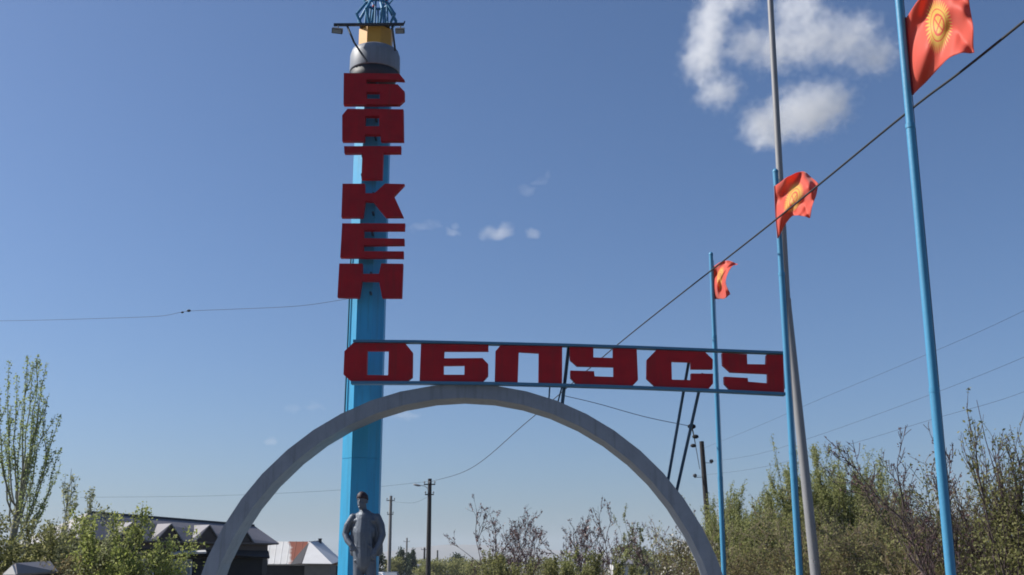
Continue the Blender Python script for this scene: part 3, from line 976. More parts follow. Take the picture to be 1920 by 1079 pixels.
pts = [Vector((8.0, -9.0, 7.3)), Vector((6.4, 1.0, 6.95))] + [on_plan(u, v, 6.55, -.148) for u, v in ((1920, 40), (1700, 212), (1440, 424), (1160, 645), (990, 790), (880, 880))] + [at(806, 904, 89)]
cable('thick cable running from the top right corner down behind the red letters', pts, .0145)
for label, zz in (('upper of the three faint cables at right', [(1920, 583), (1700, 681), (1530, 752), (1420, 800)]),
                  ('middle of the three faint cables at right', [(1920, 670), (1700, 757), (1530, 818), (1420, 852)]),
                  ('lowest of the three faint cables at right', [(1920, 735), (1750, 786), (1560, 843), (1420, 878)])):
    pp = [on_plan(u, v, 16.27, -.0931) for u, v in zz]
    ext = pp[0] + (pp[0] - pp[1]) * 1.2; ext.z = pp[0].z + .5
    end = {0: (1316, 842), 1: (1334, 866), 2: (1303, 893)}[('upper', 'middle', 'lowest').index(label.split()[0])]
    cable(label + ' running to the dark pole', [ext] + pp + [at(end[0], end[1], 61.9)], .0045)
pl = [Vector((TX - .33, TY - .12, at(652, 563, TY).z)), at(560, 574, 22), at(440, 580, 23.4), at(352, 584, 24.3), at(300, 593, 24.9), at(200, 597, 26), at(100, 600, 27), at(0, 602, 28), at(-300, 606, 31)]
cable('thin cable with a splice stretching left from the blue tower', pl, .0045, [(at(354, 583, 24.3), .03), (at(342, 586, 24.4), .022)])
j0 = at(1297, 800, 20.72)
cable('short sagging cable between the sign struts behind the arch', [at(1052, 741, 20.4), at(1120, 757, 20.5), at(1210, 782, 20.6), j0], .006, [(j0, .05)])
cable('two part drop line from the sign strut to the dark timber pole', [j0, at(1301, 818, 30), at(1305, 840, 45), at(1312, 880, 61.8)], .016, [(at(1304, 819, 31), .06), (at(1300, 836, 40), .07)])
cable('faint distant cable level behind the statue and tower', [at(150, 933, 95), at(400, 930, 93), at(640, 919, 91), at(806, 903, 89.2)], .009)
cable('faint distant cable between the two poles seen through the arch', [at(806, 930, 89), at(775, 943, 98), at(733, 941, 110)], .009)

# ------------------------------------------------------------------ houses
def poly_obj(name, faces, mat, parent, thick=.06):
    mb = MB()
    for f in faces: mb.add(f, [tuple(range(len(f)))])
    me = mb.mesh(name)
    o = link_mesh(name, me, mat, parent)
    if thick:
        so = o.modifiers.new('thickness', 'SOLIDIFY'); so.thickness = thick; so.offset = 0
    return o


def ribs(name, a0, a1, b0, b1, n, mat, parent, r=.02):
    """raised seams of sheet roofing from the ridge line a0-a1 to the eave line b0-b1"""
    for i in range(n + 1):
        t = i / n
        mb = MB(); mb.tube([a0.lerp(a1, t) + Vector((0, 0, .03)), b0.lerp(b1, t) + Vector((0, 0, .03))], r, 4)
        mb.build(name, mat, parent)


A = at(165, 963, 44); B = at(476, 988, 50)
d = Vector((B.x - A.x, B.y - A.y, 0)).normalized(); nrm = Vector((d.y, -d.x, 0))
house = thing('grey_roofed_house', 'long low brown house with dark grey roof and row of small gables', 'house', ((A + B) / 2 * 1.0 - Vector((0, 0, (A.z + B.z) / 2))))
EH = 2.62
E0, E1 = A + nrm * 1.35 - d * 1.0, B + nrm * 1.35 + d * .35
E0.z = E1.z = EH
F0, F1 = A - nrm * 2.8 - d * 1.6, B - nrm * 2.8 + d * .35
F0.z = F1.z = EH - .2
N0 = at(98, 992, 42.6); N0.z = min(N0.z, 3.0)
rf = poly_obj('roof', [[A, B, E1, E0], [B, A, F0, F1], [A, E0, F0], [B, F1, E1]], ROOF_GREY, house, .07)
ribs('roof_seam', A, B, E0, E1, 16, ROOF_GREY, rf)
mb = MB(); mb.tube([A + Vector((0, 0, .05)), B + Vector((0, 0, .05))], .06, 6); mb.build('ridge_cap', IRON, rf)
for k, (ua, ub) in enumerate(((275, 0), (344, 0), (413, 0), (474, 0))):
    # gable dormer: apex over the eave, ridge running level back into the roof
    t = 0
    best = min((abs(960 + FPX * (E0.lerp(E1, i / 200).x) / (E0.lerp(E1, i / 200).y * 1.02) - ua), i / 200) for i in range(201))
    c = E0.lerp(E1, best[1])
    ap = c + Vector((0, 0, .70)) + nrm * .02
    wl_, wr_ = c - d * .52, c + d * .52
    wl_ = wl_ + Vector((0, 0, .03)); wr_ = wr_ + Vector((0, 0, .03))
    back = ap - nrm * 1.0
    gb_ = poly_obj('gable', [[wl_, wr_, ap]], GABLE, house, .05)
    poly_obj('gable_slope', [[ap + nrm * .1, wl_ + nrm * .1 - d * .09, c - d * .75 - nrm * .05 + Vector((0, 0, .05)), back]], ROOF_PALE, gb_, .04)  # near slope: sunlight painted in with the paler roofing
    poly_obj('gable_slope', [[ap + nrm * .1, back, c + d * .75 - nrm * .05 + Vector((0, 0, .05)), wr_ + nrm * .1 + d * .09]], ROOF_GREY, gb_, .04)  # same sheeting on the shaded side, left in the darker grey
W0, W1 = E0 - nrm * .35 + d * .35, E1 - nrm * .35 - d * .3
X0, X1 = F0 + nrm * .4 + d * .4, F1 + nrm * .4 - d * .3


def wall_prism(name, ring, z0, z1, mat, parent):
    mb = MB()
    n = len(ring)
    vs = [Vector((p.x, p.y, z0)) for p in ring] + [Vector((p.x, p.y, z1)) for p in ring]
    fs = [(i, (i + 1) % n, n + (i + 1) % n, n + i) for i in range(n)] + [tuple(reversed(range(n))), tuple(range(n, 2 * n))]
    mb.add(vs, fs)
    me = mb.mesh(name); fix_normals(me)
    return link_mesh(name, me, mat, parent)


wo = wall_prism('wall', [W0, W1, X1, X0], 0, EH - .04, PLASTER, house)
for k in range(5):
    c = W0.lerp(W1, (k + .5) / 5) + nrm * .02; c.z = 0
    R = Matrix.Rotation(math.atan2(d.y, d.x), 3, 'Z')
    mb = MB(); mb.box(c + Vector((0, 0, 1.35)), (.9, .06, 1.1), R); w_ = mb.build('window', GLASS_LAMP, wo)
    mb = MB()
    for sx, sz, w, h_ in ((-.45, 0, .07, 1.2), (.45, 0, .07, 1.2), (0, .58, .97, .07), (0, -.58, .97, .07), (0, 0, .05, 1.1)):
        mb.box(c + R @ Vector((sx, -.02, 0)) + Vector((0, 0, 1.35 + sz)), (w, .1, h_), R)
    mb.build('window_frame', WHITE, w_)
# pale awning edge and dark lean-to in front of the wall
L0, L1 = at(312, 1035, 46.0), at(505, 1052, 48.2)
ln0 = Vector((L0.x, L0.y, 2.12)); ln1 = Vector((L1.x, L1.y, 2.02))
lean = poly_obj('lean_to_roof', [[ln0, ln1, W1 + nrm * .03 + Vector((0, 0, 2.32 - EH)), W0.lerp(W1, .15) + nrm * .03 + Vector((0, 0, 2.32 - EH))]], DARK_WOOD, house, .08)
wall_prism('lean_to_wall', [ln0 + Vector((.2, .35, 0)), ln1 + Vector((-.35, .25, 0)), W1 + nrm * .04, W0.lerp(W1, .15) + nrm * .04], 0, 2.0, DARK_WOOD, house)
mb = MB(); mb.box(at(352, 1036, 45.6), (1.4, .5, .07), Matrix.Rotation(.35, 3, 'Z') @ Matrix.Rotation(.16, 3, 'X') @ Matrix.Rotation(-.04, 3, 'Y')); mb.build('awning', WHITE, house)

# second house: white sheet roof with a rusty corner
def rust_mat():
    m = mat_paint('white_roof_with_rust', (.56, .56, .55), (.47, .45, .41), rough=.5, scale=1.0, amount=.6)
    N, L = m.node_tree.nodes, m.node_tree.links
    b = N['Principled BSDF']
    src = b.inputs['Base Color'].links[0].from_socket
    tc = N.new('ShaderNodeTexCoord')
    nz = N.new('ShaderNodeTexNoise'); nz.inputs['Scale'].default_value = 1.1; nz.inputs['Detail'].default_value = 6
    L.new(tc.outputs['Object'], nz.inputs['Vector'])
    sx = N.new('ShaderNodeSeparateXYZ'); L.new(tc.outputs['Object'], sx.inputs[0])
    ad = N.new('ShaderNodeMath'); ad.operation = 'MULTIPLY_ADD'; ad.inputs[1].default_value = .9
    L.new(nz.outputs['Fac'], ad.inputs[0]); L.new(sx.outputs[0], ad.inputs[2])
    az = N.new('ShaderNodeMath'); az.operation = 'MULTIPLY_ADD'; az.inputs[1].default_value = .5
    L.new(sx.outputs[2], az.inputs[0]); L.new(ad.outputs[0], az.inputs[2])
    mr = N.new('ShaderNodeMapRange'); mr.inputs['From Min'].default_value = RUST_X; mr.inputs['From Max'].default_value = RUST_X + .22
    L.new(az.outputs[0], mr.inputs['Value'])
    mx = N.new('ShaderNodeMix'); mx.data_type = 'RGBA'; mx.inputs['B'].default_value = (.20, .065, .035, 1)
    L.new(mr.outputs[0], mx.inputs['Factor']); L.new(src, mx.inputs['A']); L.new(mx.outputs['Result'], b.inputs['Base Color'])
    return m


HY = 78
h2c = at(555, 1058, HY)
house2 = thing('white_roofed_house', 'small house with white sheet roof and a rusty corner', 'house', (h2c.x, HY, 0))
RUST_X = (at(537, 1035, HY).x - h2c.x) + .45 + 1.2
RUST = rust_mat()
r0, r1 = at(470, 1016, HY + 3), at(580, 1016.5, HY + 3)
e0, e1 = at(466, 1058.5, HY), at(572, 1058.5, HY)
bk0, bk1 = Vector((r0.x - .5, HY + 7, e0.z)), Vector((r1.x + 2.2, HY + 7, e0.z))
rm = poly_obj('roof', [[r0, r1, e1, e0], [r1, r0, bk0, bk1]], RUST, house2, .05)
ribs('roof_seam', r0, r1, e0, e1, 9, RUST, rm, .025)
ap = at(580.5, 1017, HY + 1.4)
f0, f1 = at(567, 1057.5, HY - 2.2), at(622, 1058, HY - 2.2)
rb = at(601, 1014.5, HY + 5)
fr1 = at(641, 1052, HY + 4)
wing = poly_obj('wing_roof', [[ap, f1, f0], [ap, rb, fr1, f1], [ap, f0, at(560, 1058, HY + .3), r1 + Vector((0, -.2, 0))]], WHITE, house2, .05)
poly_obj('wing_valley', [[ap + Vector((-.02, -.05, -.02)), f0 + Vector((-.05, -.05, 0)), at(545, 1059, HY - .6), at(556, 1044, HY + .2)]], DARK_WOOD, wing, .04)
mb = MB(); mb.tube([ap, rb], .05, 6); mb.build('ridge_cap', GALV, wing)
mb = MB(); mb.lathe(at(600, 1016, HY + 4), [(.12, -.2), (.12, .15), (.15, .17), (.15, .22)], 8); mb.build('flue', IRON, wing)
wall_prism('wall', [e0 + Vector((.2, .35, 0)), e1 + Vector((0, .35, 0)), bk1 + Vector((-.4, -.4, 0)), bk0 + Vector((.4, -.4, 0))], 0, e0.z - .05, DARK_WOOD, house2)
wall_prism('wing_wall', [f0 + Vector((.12, .2, 0)), f1 + Vector((-.15, .2, 0)), fr1 + Vector((-.4, 0, 0)), Vector((f0.x + .3, HY + 3, 0))], 0, f0.z - .05, BLOCK_WALL, house2)

# low shed among the left bushes
shed = thing('garden_shed', 'low shed with grey roof and white gable among the left bushes', 'shed', (at(55, 1070, 19.2).x, 19.6, 0))
ra, rbk = at(28, 1058, 19.2), at(93, 1054, 20.6)
g0, g1 = at(6, 1078, 19.4), at(31, 1078, 19.1)
q1 = at(108, 1074, 20.2)
poly_obj('roof', [[ra, rbk, q1, g1], [rbk, ra, g0, g0 + rbk - ra]], ROOF_PALE, shed, .04)
poly_obj('gable', [[g0, g1, ra + Vector((-.02, -.02, -.02))]], WHITE, shed, .03)
wall_prism('wall', [g0 + Vector((.04, .04, 0)), g1 + Vector((-.03, .05, 0)), q1 + Vector((-.06, .05, 0)), g0 + rbk - ra + Vector((.05, -.05, 0))], 0, g0.z - .02, BLOCK_WALL, shed)


def far_house(label, u0, u1, vr, ve, Y, wmat, rmat):
    a, b = at(u0, ve, Y), at(u1, ve, Y)
    zr = at(u0, vr, Y).z
    o = thing('far_house', label, 'house', ((a.x + b.x) / 2, Y + 3, 0), 'small houses far down the valley')
    wall_prism('wall', [Vector((a.x, Y, 0)), Vector((b.x, Y, 0)), Vector((b.x, Y + 6, 0)), Vector((a.x, Y + 6, 0))], 0, a.z, wmat, o)
    m0, m1 = Vector((a.x - .3, Y + 3, zr)), Vector((b.x + .3, Y + 3, zr))
    poly_obj('roof', [[m0, m1, Vector((b.x + .3, Y - .4, a.z)), Vector((a.x - .3, Y - .4, a.z))], [m1, m0, Vector((a.x - .3, Y + 6.4, a.z)), Vector((b.x + .3, Y + 6.4, a.z))]], rmat, o, .08)
    for k in range(3):
        x = a.x + (b.x - a.x) * (k + .5) / 3
        mb = MB(); mb.box((x, Y - .02, a.z * .55), ((b.x - a.x) * .12, .06, a.z * .4)); mb.build('window', IRON, o)


far_house('pale far house low between the distant poplars', 738, 792, 1058, 1063, 190, WHITE, ROOF_GREY)
far_house('pale far house right of the lamp pole', 838, 866, 1057, 1062, 210, WHITE, ROOF_PALE)
far_house('pale building half hidden by shrubs near the right limb', 1150, 1230, 1050, 1058, 120, WHITE, ROOF_GREY)


# cars on the road far behind the statue
def car(label, u, Y, mat, heading):
    c = at(u, 1066, Y)
    base = Vector((c.x, Y, 0))
    o = thing('parked_car', label, 'car', base, 'cars far behind the statue')
    R = Matrix.Rotation(heading, 3, 'Z')
    prof = [(-2.05, .35), (-2.1, .75), (-1.95, .92), (-1.45, .98), (-.95, 1.40), (.45, 1.42), (1.0, .98), (1.9, .85), (2.1, .65), (2.08, .32)]
    vs, fs = [], []
    n = len(prof)
    for s_ in (-1, 1):
        for x, z in prof:
            w = .84 if z < 1.1 else .64
            vs.append(base + R @ Vector((s_ * w, x, z)))
    fs = [(i, (i + 1) % n, n + (i + 1) % n, n + i) for i in range(n)] + [tuple(reversed(range(n))), tuple(range(n, 2 * n))]
    mb = MB(); mb.add(vs, fs); me = mb.mesh('body'); fix_normals(me); bo = link_mesh('body', me, mat, o)
    gm = MB()
    gm.add([base + R @ Vector(p) for p in ((-.70, -1.40, 1.0), (.70, -1.40, 1.0), (.56, -.98, 1.37), (-.56, -.98, 1.37))], [(0, 1, 2, 3)])
    for i_, p in enumerate(gm.v): gm.v[i_] = tuple(Vector(p) + R @ Vector((0, -.03, .02)))
    gm.build('rear_window', GLASS_LAMP, o)
    for sx in (-1, 1):
        for y in (-1.3, 1.3):
            mb = MB(); wc = base + R @ Vector((sx * .78, y, .31)); ax = R @ Vector((.1, 0, 0))
            mb.tube([wc - ax, wc + ax], .31, 14); w_ = mb.build('wheel', RUBBER, o)
    return o


CAR_DK = mat_paint('dark_car_paint', (.04, .045, .055), rough=.3)
CAR_WH = mat_paint('white_car_paint', (.75, .75, .74), rough=.3)
car('dark grey car far behind, right beside the statue', 724, 62, CAR_DK, .1)
car('white car mostly hidden behind the statue', 694, 54, CAR_WH, .05)


# ------------------------------------------------------------------ trees and shrubs
def npmesh(name, V, F):
    me = bpy.data.meshes.new(name)
    k = F.shape[1]
    me.vertices.add(len(V)); me.vertices.foreach_set('co', np.asarray(V, np.float32).ravel())
    me.loops.add(F.size); me.loops.foreach_set('vertex_index', F.ravel().astype(np.int32))
    me.polygons.add(len(F)); me.polygons.foreach_set('loop_start', np.arange(0, F.size, k, dtype=np.int32))
    me.polygons.foreach_set('loop_total', np.full(len(F), k, np.int32))
    me.update(calc_edges=True)
    return me


def leaf_mesh(name, C, size, rng, aspect=.55, up=0.0):
    C = np.asarray(C)
    n = len(C)
    a = rng.normal(size=(n, 3)); a[:, 2] += up
    a /= np.linalg.norm(a, axis=1)[:, None]
    b = rng.normal(size=(n, 3)); b -= a * (a * b).sum(1)[:, None]; b /= np.linalg.norm(b, axis=1)[:, None]
    s = size * rng.uniform(.6, 1.35, n)[:, None]
    a = a * s * .5; b = b * s * .5 * aspect
    V = np.stack([C - a, C + b, C + a, C - b], 1).reshape(-1, 3)
    return npmesh(name, V, np.arange(4 * n).reshape(n, 4))


UP = np.array([0, 0, 1.0])


def nrmz(x): return x / (np.linalg.norm(x) + 1e-9)


class Plant:
    def __init__(s, seed): s.rng = np.random.default_rng(seed); s.tubes = []; s.leaves = []; s.extra = []

    def grow(s, p, d, length, r, lev, Q):
        rng = s.rng
        n = Q['seg'][lev]
        pts = [p]
        for i in range(n):
            d = nrmz(d + UP * Q['up'][lev] + rng.normal(size=3) * Q['wig'][lev])
            p = p + d * length / n
            pts.append(p)
        tip = Q.get('tip', .3)
        rad = [max(Q.get('rmin', .003), r * (1 - (1 - tip) * i / n)) for i in range(n + 1)]
        s.tubes.append((pts, rad, lev))
        P = np.array(pts)
        if lev < Q['levels'] - 1:
            k = Q['kids'][lev]
            k = int(k * rng.uniform(.75, 1.25) + .5)
            for j in range(k):
                t = rng.uniform(Q['t0'][lev], 1.0)
                x = t * n; i = min(int(x), n - 1)
                q = P[i] + (P[i + 1] - P[i]) * (x - i)
                ax = nrmz(P[i + 1] - P[i])
                side = nrmz(np.cross(ax, rng.normal(size=3)))
                ang = math.radians(Q['ang'][lev]) * rng.uniform(.6, 1.3)
                cd = ax * math.cos(ang) + side * math.sin(ang)
                s.grow(q, cd, length * Q['ratio'][lev] * rng.uniform(.6, 1.2) * (1.15 - .5 * t), r * Q.get('rr', .5), lev + 1, Q)
        if lev >= Q['leaf_lev'] and Q['leafd'] > 0:
            m = rng.poisson(Q['leafd'] * length)
            t = rng.uniform(Q.get('leaf_t0', .1), 1.0, m) * n
            i = np.minimum(t.astype(int), n - 1)
            q = P[i] + (P[i + 1] - P[i]) * (t - i)[:, None] + rng.normal(size=(m, 3)) * Q['spread']
            s.leaves.append(q)
            if Q.get('bloom', 0) > 0:
                m = rng.poisson(Q['bloom'] * length)
                t = rng.uniform(.3, 1.0, m) * n
                i = np.minimum(t.astype(int), n - 1)
                s.extra.append(P[i] + (P[i + 1] - P[i]) * (t - i)[:, None] + rng.normal(size=(m, 3)) * .03)

    def finish(s, root, bark, leafmat, lsize, aspect=.55, extramat=None, esize=.05, stem='trunk', fol='crown'):
        mb = MB()
        for pts, rad, lev in s.tubes:
            mb.tube(pts, rad, 8 if lev == 0 and rad[0] > .05 else (5 if rad[0] > .02 else 3), cap=False)
        mb.build(stem, bark, root)
        if s.leaves and sum(map(len, s.leaves)):
            link_mesh(fol, leaf_mesh(fol, np.concatenate(s.leaves), lsize, s.rng, aspect), leafmat, root)
        if s.extra and sum(map(len, s.extra)):
            link_mesh('blossom', leaf_mesh('blossom', np.concatenate(s.extra), esize, s.rng, .9), extramat, root)


def shrub(name, label, cat, group, u, vtop, Y, width, seed, Q, bark, leafmat, lsize, stems, hscale=1.0, aspect=.55, extramat=None, esize=.05, lean=(0, 0), fill=0, fillr=None, cen=None):
    t = at(u, vtop, Y)
    H = t.z * hscale
    root = thing(name, label, cat, (t.x, Y, 0), group)
    P = Plant(seed)
    rng = P.rng
    for k in range(stems):
        a = rng.uniform(0, 2 * math.pi)
        rr = math.sqrt(rng.uniform(0, 1)) * width * .5
        b = np.array([t.x + math.cos(a) * rr * .55, Y + math.sin(a) * rr * .55, -.05])
        dd = nrmz(np.array([math.cos(a) * rr * .5 / H * Q.get('flare', 1.6) + lean[0], math.sin(a) * rr * .5 / H * Q.get('flare', 1.6) + lean[1], 1.0]))
        ln = H * rng.uniform(Q.get('lmin', .62), 1.0) if k else H * 1.0
        P.grow(b, dd, ln, Q.get('r0', .02) * rng.uniform(.7, 1.2), 0, Q)
    if fill:
        # leaves through the body of the bush, clumped
        nc = max(10, fill // 60)
        cc = rng.normal(size=(nc, 3)); cc /= np.linalg.norm(cc, axis=1)[:, None]; cc *= rng.uniform(.25, 1, (nc, 1)) ** .45
        hh = fillr or .45
        cc = cc * np.array([width * .5, width * .42, H * hh]) + np.array([t.x, Y, H * hh * .92])
        idx = rng.integers(0, nc, fill)
        q = cc[idx] + rng.normal(size=(fill, 3)) * width * .075
        P.leaves.append(q[q[:, 2] > .02])
    P.finish(root, bark, leafmat, lsize, aspect, extramat, esize, 'stems' if stems > 1 else 'trunk', 'foliage' if stems > 1 else 'crown')
    return root


Q_WILLOW = dict(levels=3, seg=[7, 6, 4], up=[.05, .16, .22], wig=[.07, .08, .1], kids=[9, 5], t0=[.2, .25], ang=[24, 24], ratio=[.46, .42], leaf_lev=1, leafd=60, spread=.03, r0=.022, tip=.22, flare=1.4)
Q_BUSH = dict(levels=3, seg=[6, 5, 4], up=[.03, .10, .10], wig=[.10, .14, .16], kids=[8, 6], t0=[.12, .2], ang=[42, 42], ratio=[.5, .5], leaf_lev=1, leafd=42, spread=.05, r0=.02, tip=.25, flare=2.2)
Q_TWIG = dict(levels=4, seg=[7, 6, 5, 3], up=[.04, .10, .14, .1], wig=[.10, .13, .16, .2], kids=[6, 5, 4], t0=[.25, .25, .2], ang=[34, 36, 38], ratio=[.62, .52, .45], leaf_lev=2, leafd=14, spread=.018, r0=.04, tip=.25, rr=.55, flare=1.5, rmin=.0045)
Q_DRY = dict(levels=3, seg=[6, 5, 4], up=[.02, .05, .05], wig=[.13, .18, .2], kids=[9, 6], t0=[.1, .15], ang=[40, 45], ratio=[.55, .5], leaf_lev=1, leafd=22, spread=.05, r0=.016, tip=.3, flare=2.4, rmin=.004)

# --- left: the tall poplar and its neighbours
def poplar():
    Y = 33.0
    b = at(10, 1060, Y)
    root = thing('poplar_tree', 'tall airy poplar with upswept branches at the left edge', 'tree', (b.x, Y, 0))
    P = Plant(77)
    rng = P.rng
    Q = dict(levels=3, seg=[8, 7, 4], up=[.0, .15, .25], wig=[.05, .06, .09], kids=[0, 4.5], t0=[.2, .3], ang=[40, 22], ratio=[.4, .40], leaf_lev=1, leafd=40, spread=.035, r0=.03, tip=.2, rmin=.006, leaf_t0=.15)
    trunk = [np.array([b.x, Y, -.05]), np.array([b.x + .05, Y, 1.6]), np.array([b.x + .22, Y, 3.4]), np.array([b.x + .3, Y + .05, 4.8])]
    P.tubes.append((trunk, [.15, .13, .10, .06], 0))
    T_ = np.array(trunk)
    # upswept limbs: (pixel of the tip, height at which it leaves the trunk)
    tips = [(16, 680, 3.2), (30, 704, 3.4), (52, 667, 4.0), (61, 677, 3.6), (76, 677, 3.9), (86, 684, 3.4), (80, 716, 3.0), (91, 744, 2.7), (113, 779, 2.3), (113, 845, 1.95), (106, 882, 1.7), (62, 916, 1.6),
            (-2, 730, 3.0), (-16, 700, 3.3), (-42, 760, 2.6), (-60, 830, 2.1), (44, 745, 2.9), (98, 812, 2.2), (20, 775, 2.6), (70, 800, 2.4)]
    for tu, tv, z0 in tips:
        dy = rng.uniform(-1.3, 1.3)
        e = np.array(at(tu, tv, Y + dy))
        k = min(2, max(0, int((z0 / 4.8) * 3)))
        zz = T_[:, 2]
        s0 = np.array([np.interp(z0, zz, T_[:, 0]), np.interp(z0, zz, T_[:, 1]), z0])
        pts = []
        n = 9
        for i in range(n + 1):
            t = i / n
            h = t ** .72                                 # runs out first, then climbs
            pts.append(np.array([s0[0] + (e[0] - s0[0]) * h, s0[1] + (e[1] - s0[1]) * h, s0[2] + (e[2] - s0[2]) * t ** 1.3]) + rng.normal(size=3) * .02)
        P.tubes.append((pts, [.032 * (1 - .85 * i / n) for i in range(n + 1)], 1))
        A_ = np.array(pts)
        L = np.linalg.norm(A_[-1] - A_[0])
        m = rng.poisson(75 * L); t = rng.uniform(.35, 1, m) * n; i = np.minimum(t.astype(int), n - 1)
        P.leaves.append(A_[i] + (A_[i + 1] - A_[i]) * (t - i)[:, None] + rng.normal(size=(m, 3)) * .04)
        for j in range(rng.integers(1, 4)):
            t = rng.uniform(.3, .92) * n; i = min(int(t), n - 1)
            q = A_[i] + (A_[i + 1] - A_[i]) * (t - i)
            ax = nrmz(A_[i + 1] - A_[i]); side = nrmz(np.cross(ax, rng.normal(size=3)))
            P.grow(q, nrmz(ax * .8 + side * .45 + UP * .2), rng.uniform(.4, 1.1), .016, 1, dict(Q, kids=[0, 1.2]))
    P.finish(root, BARK_PALE, LEAF_POPLAR, .07, .6)


poplar()
G_L = 'bushes and saplings at the left'
Q_SAP = dict(Q_WILLOW, kids=[4, 1.5], ratio=[.26, .3], leafd=34, spread=.035, r0=.022, t0=[.45, .3])
shrub('young_poplar', 'thin young poplar beside the tall one, left of the long grey roof', 'tree', G_L, 128, 876, 28, 1.0, 21, Q_SAP, BARK_PALE, LEAF_GREYG, .075, 3)
shrub('young_poplar', 'thin young poplar in front of the left end of the grey roof', 'tree', G_L, 160, 900, 28.5, .8, 22, Q_SAP, BARK_PALE, LEAF_GREYG, .075, 3)
shrub('young_poplar', 'single slim sapling nearest the foot of the tall poplar', 'tree', G_L, 82, 915, 27.5, .6, 23, Q_SAP, BARK_PALE, LEAF_GREYG, .07, 2)
shrub('leafy_bush', 'dark olive bush at the lower left corner', 'bush', G_L, 8, 975, 22, 2.2, 24, dict(Q_BUSH, leafd=40), BARK_OLIVE, LEAF_OLIVE, .07, 9, fill=4500)
shrub('leafy_bush', 'olive bush with reddish tips above the low shed', 'bush', G_L, 52, 985, 22.6, 1.6, 25, Q_BUSH, BARK_OLIVE, LEAF_OLIVE, .065, 8, fill=3000)
shrub('leafy_bush', 'grey green bush hiding the left half of the long house', 'bush', G_L, 135, 985, 23.5, 2.1, 26, Q_BUSH, BARK_OLIVE, LEAF_GREYG, .065, 10, fill=4200)
shrub('leafy_bush', 'bright yellow green bush in front of the long house', 'bush', G_L, 236, 938, 20.8, 1.0, 27, dict(Q_WILLOW, leafd=60, spread=.04, lmin=.45, kids=[7, 4]), BARK_OLIVE, LEAF_BRIGHT, .06, 13, hscale=.9, fill=4600, fillr=.40)
shrub('leafy_bush', 'low yellow green bush at the foot of the dark lean to', 'bush', G_L, 285, 1022, 21.5, 1.0, 28, Q_BUSH, BARK_OLIVE, LEAF_BRIGHT, .06, 8, fill=1800)
shrub('leafy_bush', 'low grey green bush between the two tall left bushes', 'bush', G_L, 185, 1002, 21.5, 1.2, 29, Q_BUSH, BARK_OLIVE, LEAF_GREYG, .06, 8, fill=2400)
shrub('leafy_bush', 'low dark bush along the bottom edge right of the shed', 'bush', G_L, 128, 1040, 20.5, 1.5, 30, Q_BUSH, BARK_OLIVE, LEAF_BROWN, .055, 9, fill=2200)

# --- middle: budding trees under the arch and green shrubs at their feet
G_M = 'budding bare trees seen under the arch'
mid_trees = [(893, 936, 37, 1.5, 31, 'gnarled budding tree, leftmost of those seen under the arch', (.12, 0)),
             (950, 962, 40, 1.1, 32, 'slender budding tree second from the left under the arch', (.0, 0)),
             (1002, 948, 42, 1.2, 33, 'forked budding tree near the middle of the arch opening', (-.08, 0)),
             (1056, 962, 41, 1.2, 34, 'short pinkish budding tree right of the forked one', (.05, 0)),
             (1098, 945, 39, 1.0, 35, 'twisted budding tree right of the arch middle', (.0, 0)),
             (1140, 925, 36, 1.3, 36, 'dark leaning bare tree, tallest of those under the arch', (-.12, 0)),
             (1228, 955, 40, 1.2, 37, 'pale blossoming tree close to the right limb of the arch', (0, 0))]
for u, v, Y, w, sd, lab, ln in mid_trees:
    shrub('budding_tree', lab, 'tree', G_M, u, v, Y, w * 1.5, sd, dict(Q_TWIG, bloom=(2 if sd in (34, 37) else .8), leafd=8, r0=.028), BARK_DARK, LEAF_MAROON, .07, 3, lean=ln, extramat=BLOSSOM, esize=.06, hscale=.72)
G_MG = 'green shrubs along the field under the arch'
for u, v, Y, w, sd, lab in [(920, 1048, 35, 1.3, 41, 'low dark green shrub at the foot of the leftmost budding tree'),
                            (975, 1028, 35, 2.0, 42, 'broad green shrub low under the middle of the arch'),
                            (1040, 1034, 34, 1.6, 43, 'olive green shrub right of the broad one under the arch'),
                            (1090, 1022, 35, 1.8, 44, 'bright green shrub under the twisted budding tree'),
                            (1150, 1026, 34, 1.8, 45, 'green shrub at the foot of the dark leaning tree'),
                            (1268, 1005, 32, 1.6, 46, 'brownish shrub just inside the right limb of the arch')]:
    shrub('green_shrub', lab, 'shrub', G_MG, u, v, Y, w, sd, dict(Q_WILLOW, leafd=55), BARK_OLIVE, [LEAF_OLIVE, LEAF_WILLOW, LEAF_BROWN][(sd == 44) + 2 * (sd == 46)], .065, 11, hscale=.8, fill=int(1500 * w), fillr=.44)
shrub('cypress_tree', 'small dark columnar tree just left of the right arch limb', 'tree', None, 1201, 957, 46, .5, 47, dict(Q_WILLOW, leafd=60, flare=.3, ratio=[.2, .3]), BARK, LEAF_GREYG, .07, 4, fill=900)
shrub('blossom_bush', 'small white blossoming bush inside the right limb of the arch', 'bush', None, 1252, 1010, 27, .8, 48, dict(Q_TWIG, bloom=5, leafd=6, r0=.016), BARK, LEAF_OLIVE, .05, 4, extramat=BLOSSOM_W, esize=.05, hscale=.85)
shrub('blossom_bush', 'small white blossoming bush between the arch foot and the farthest flagpole', 'bush', None, 1341, 1000, 25, .7, 49, dict(Q_TWIG, bloom=5, leafd=6, r0=.016), BARK, LEAF_OLIVE, .05, 4, extramat=BLOSSOM_W, esize=.05, hscale=.85)

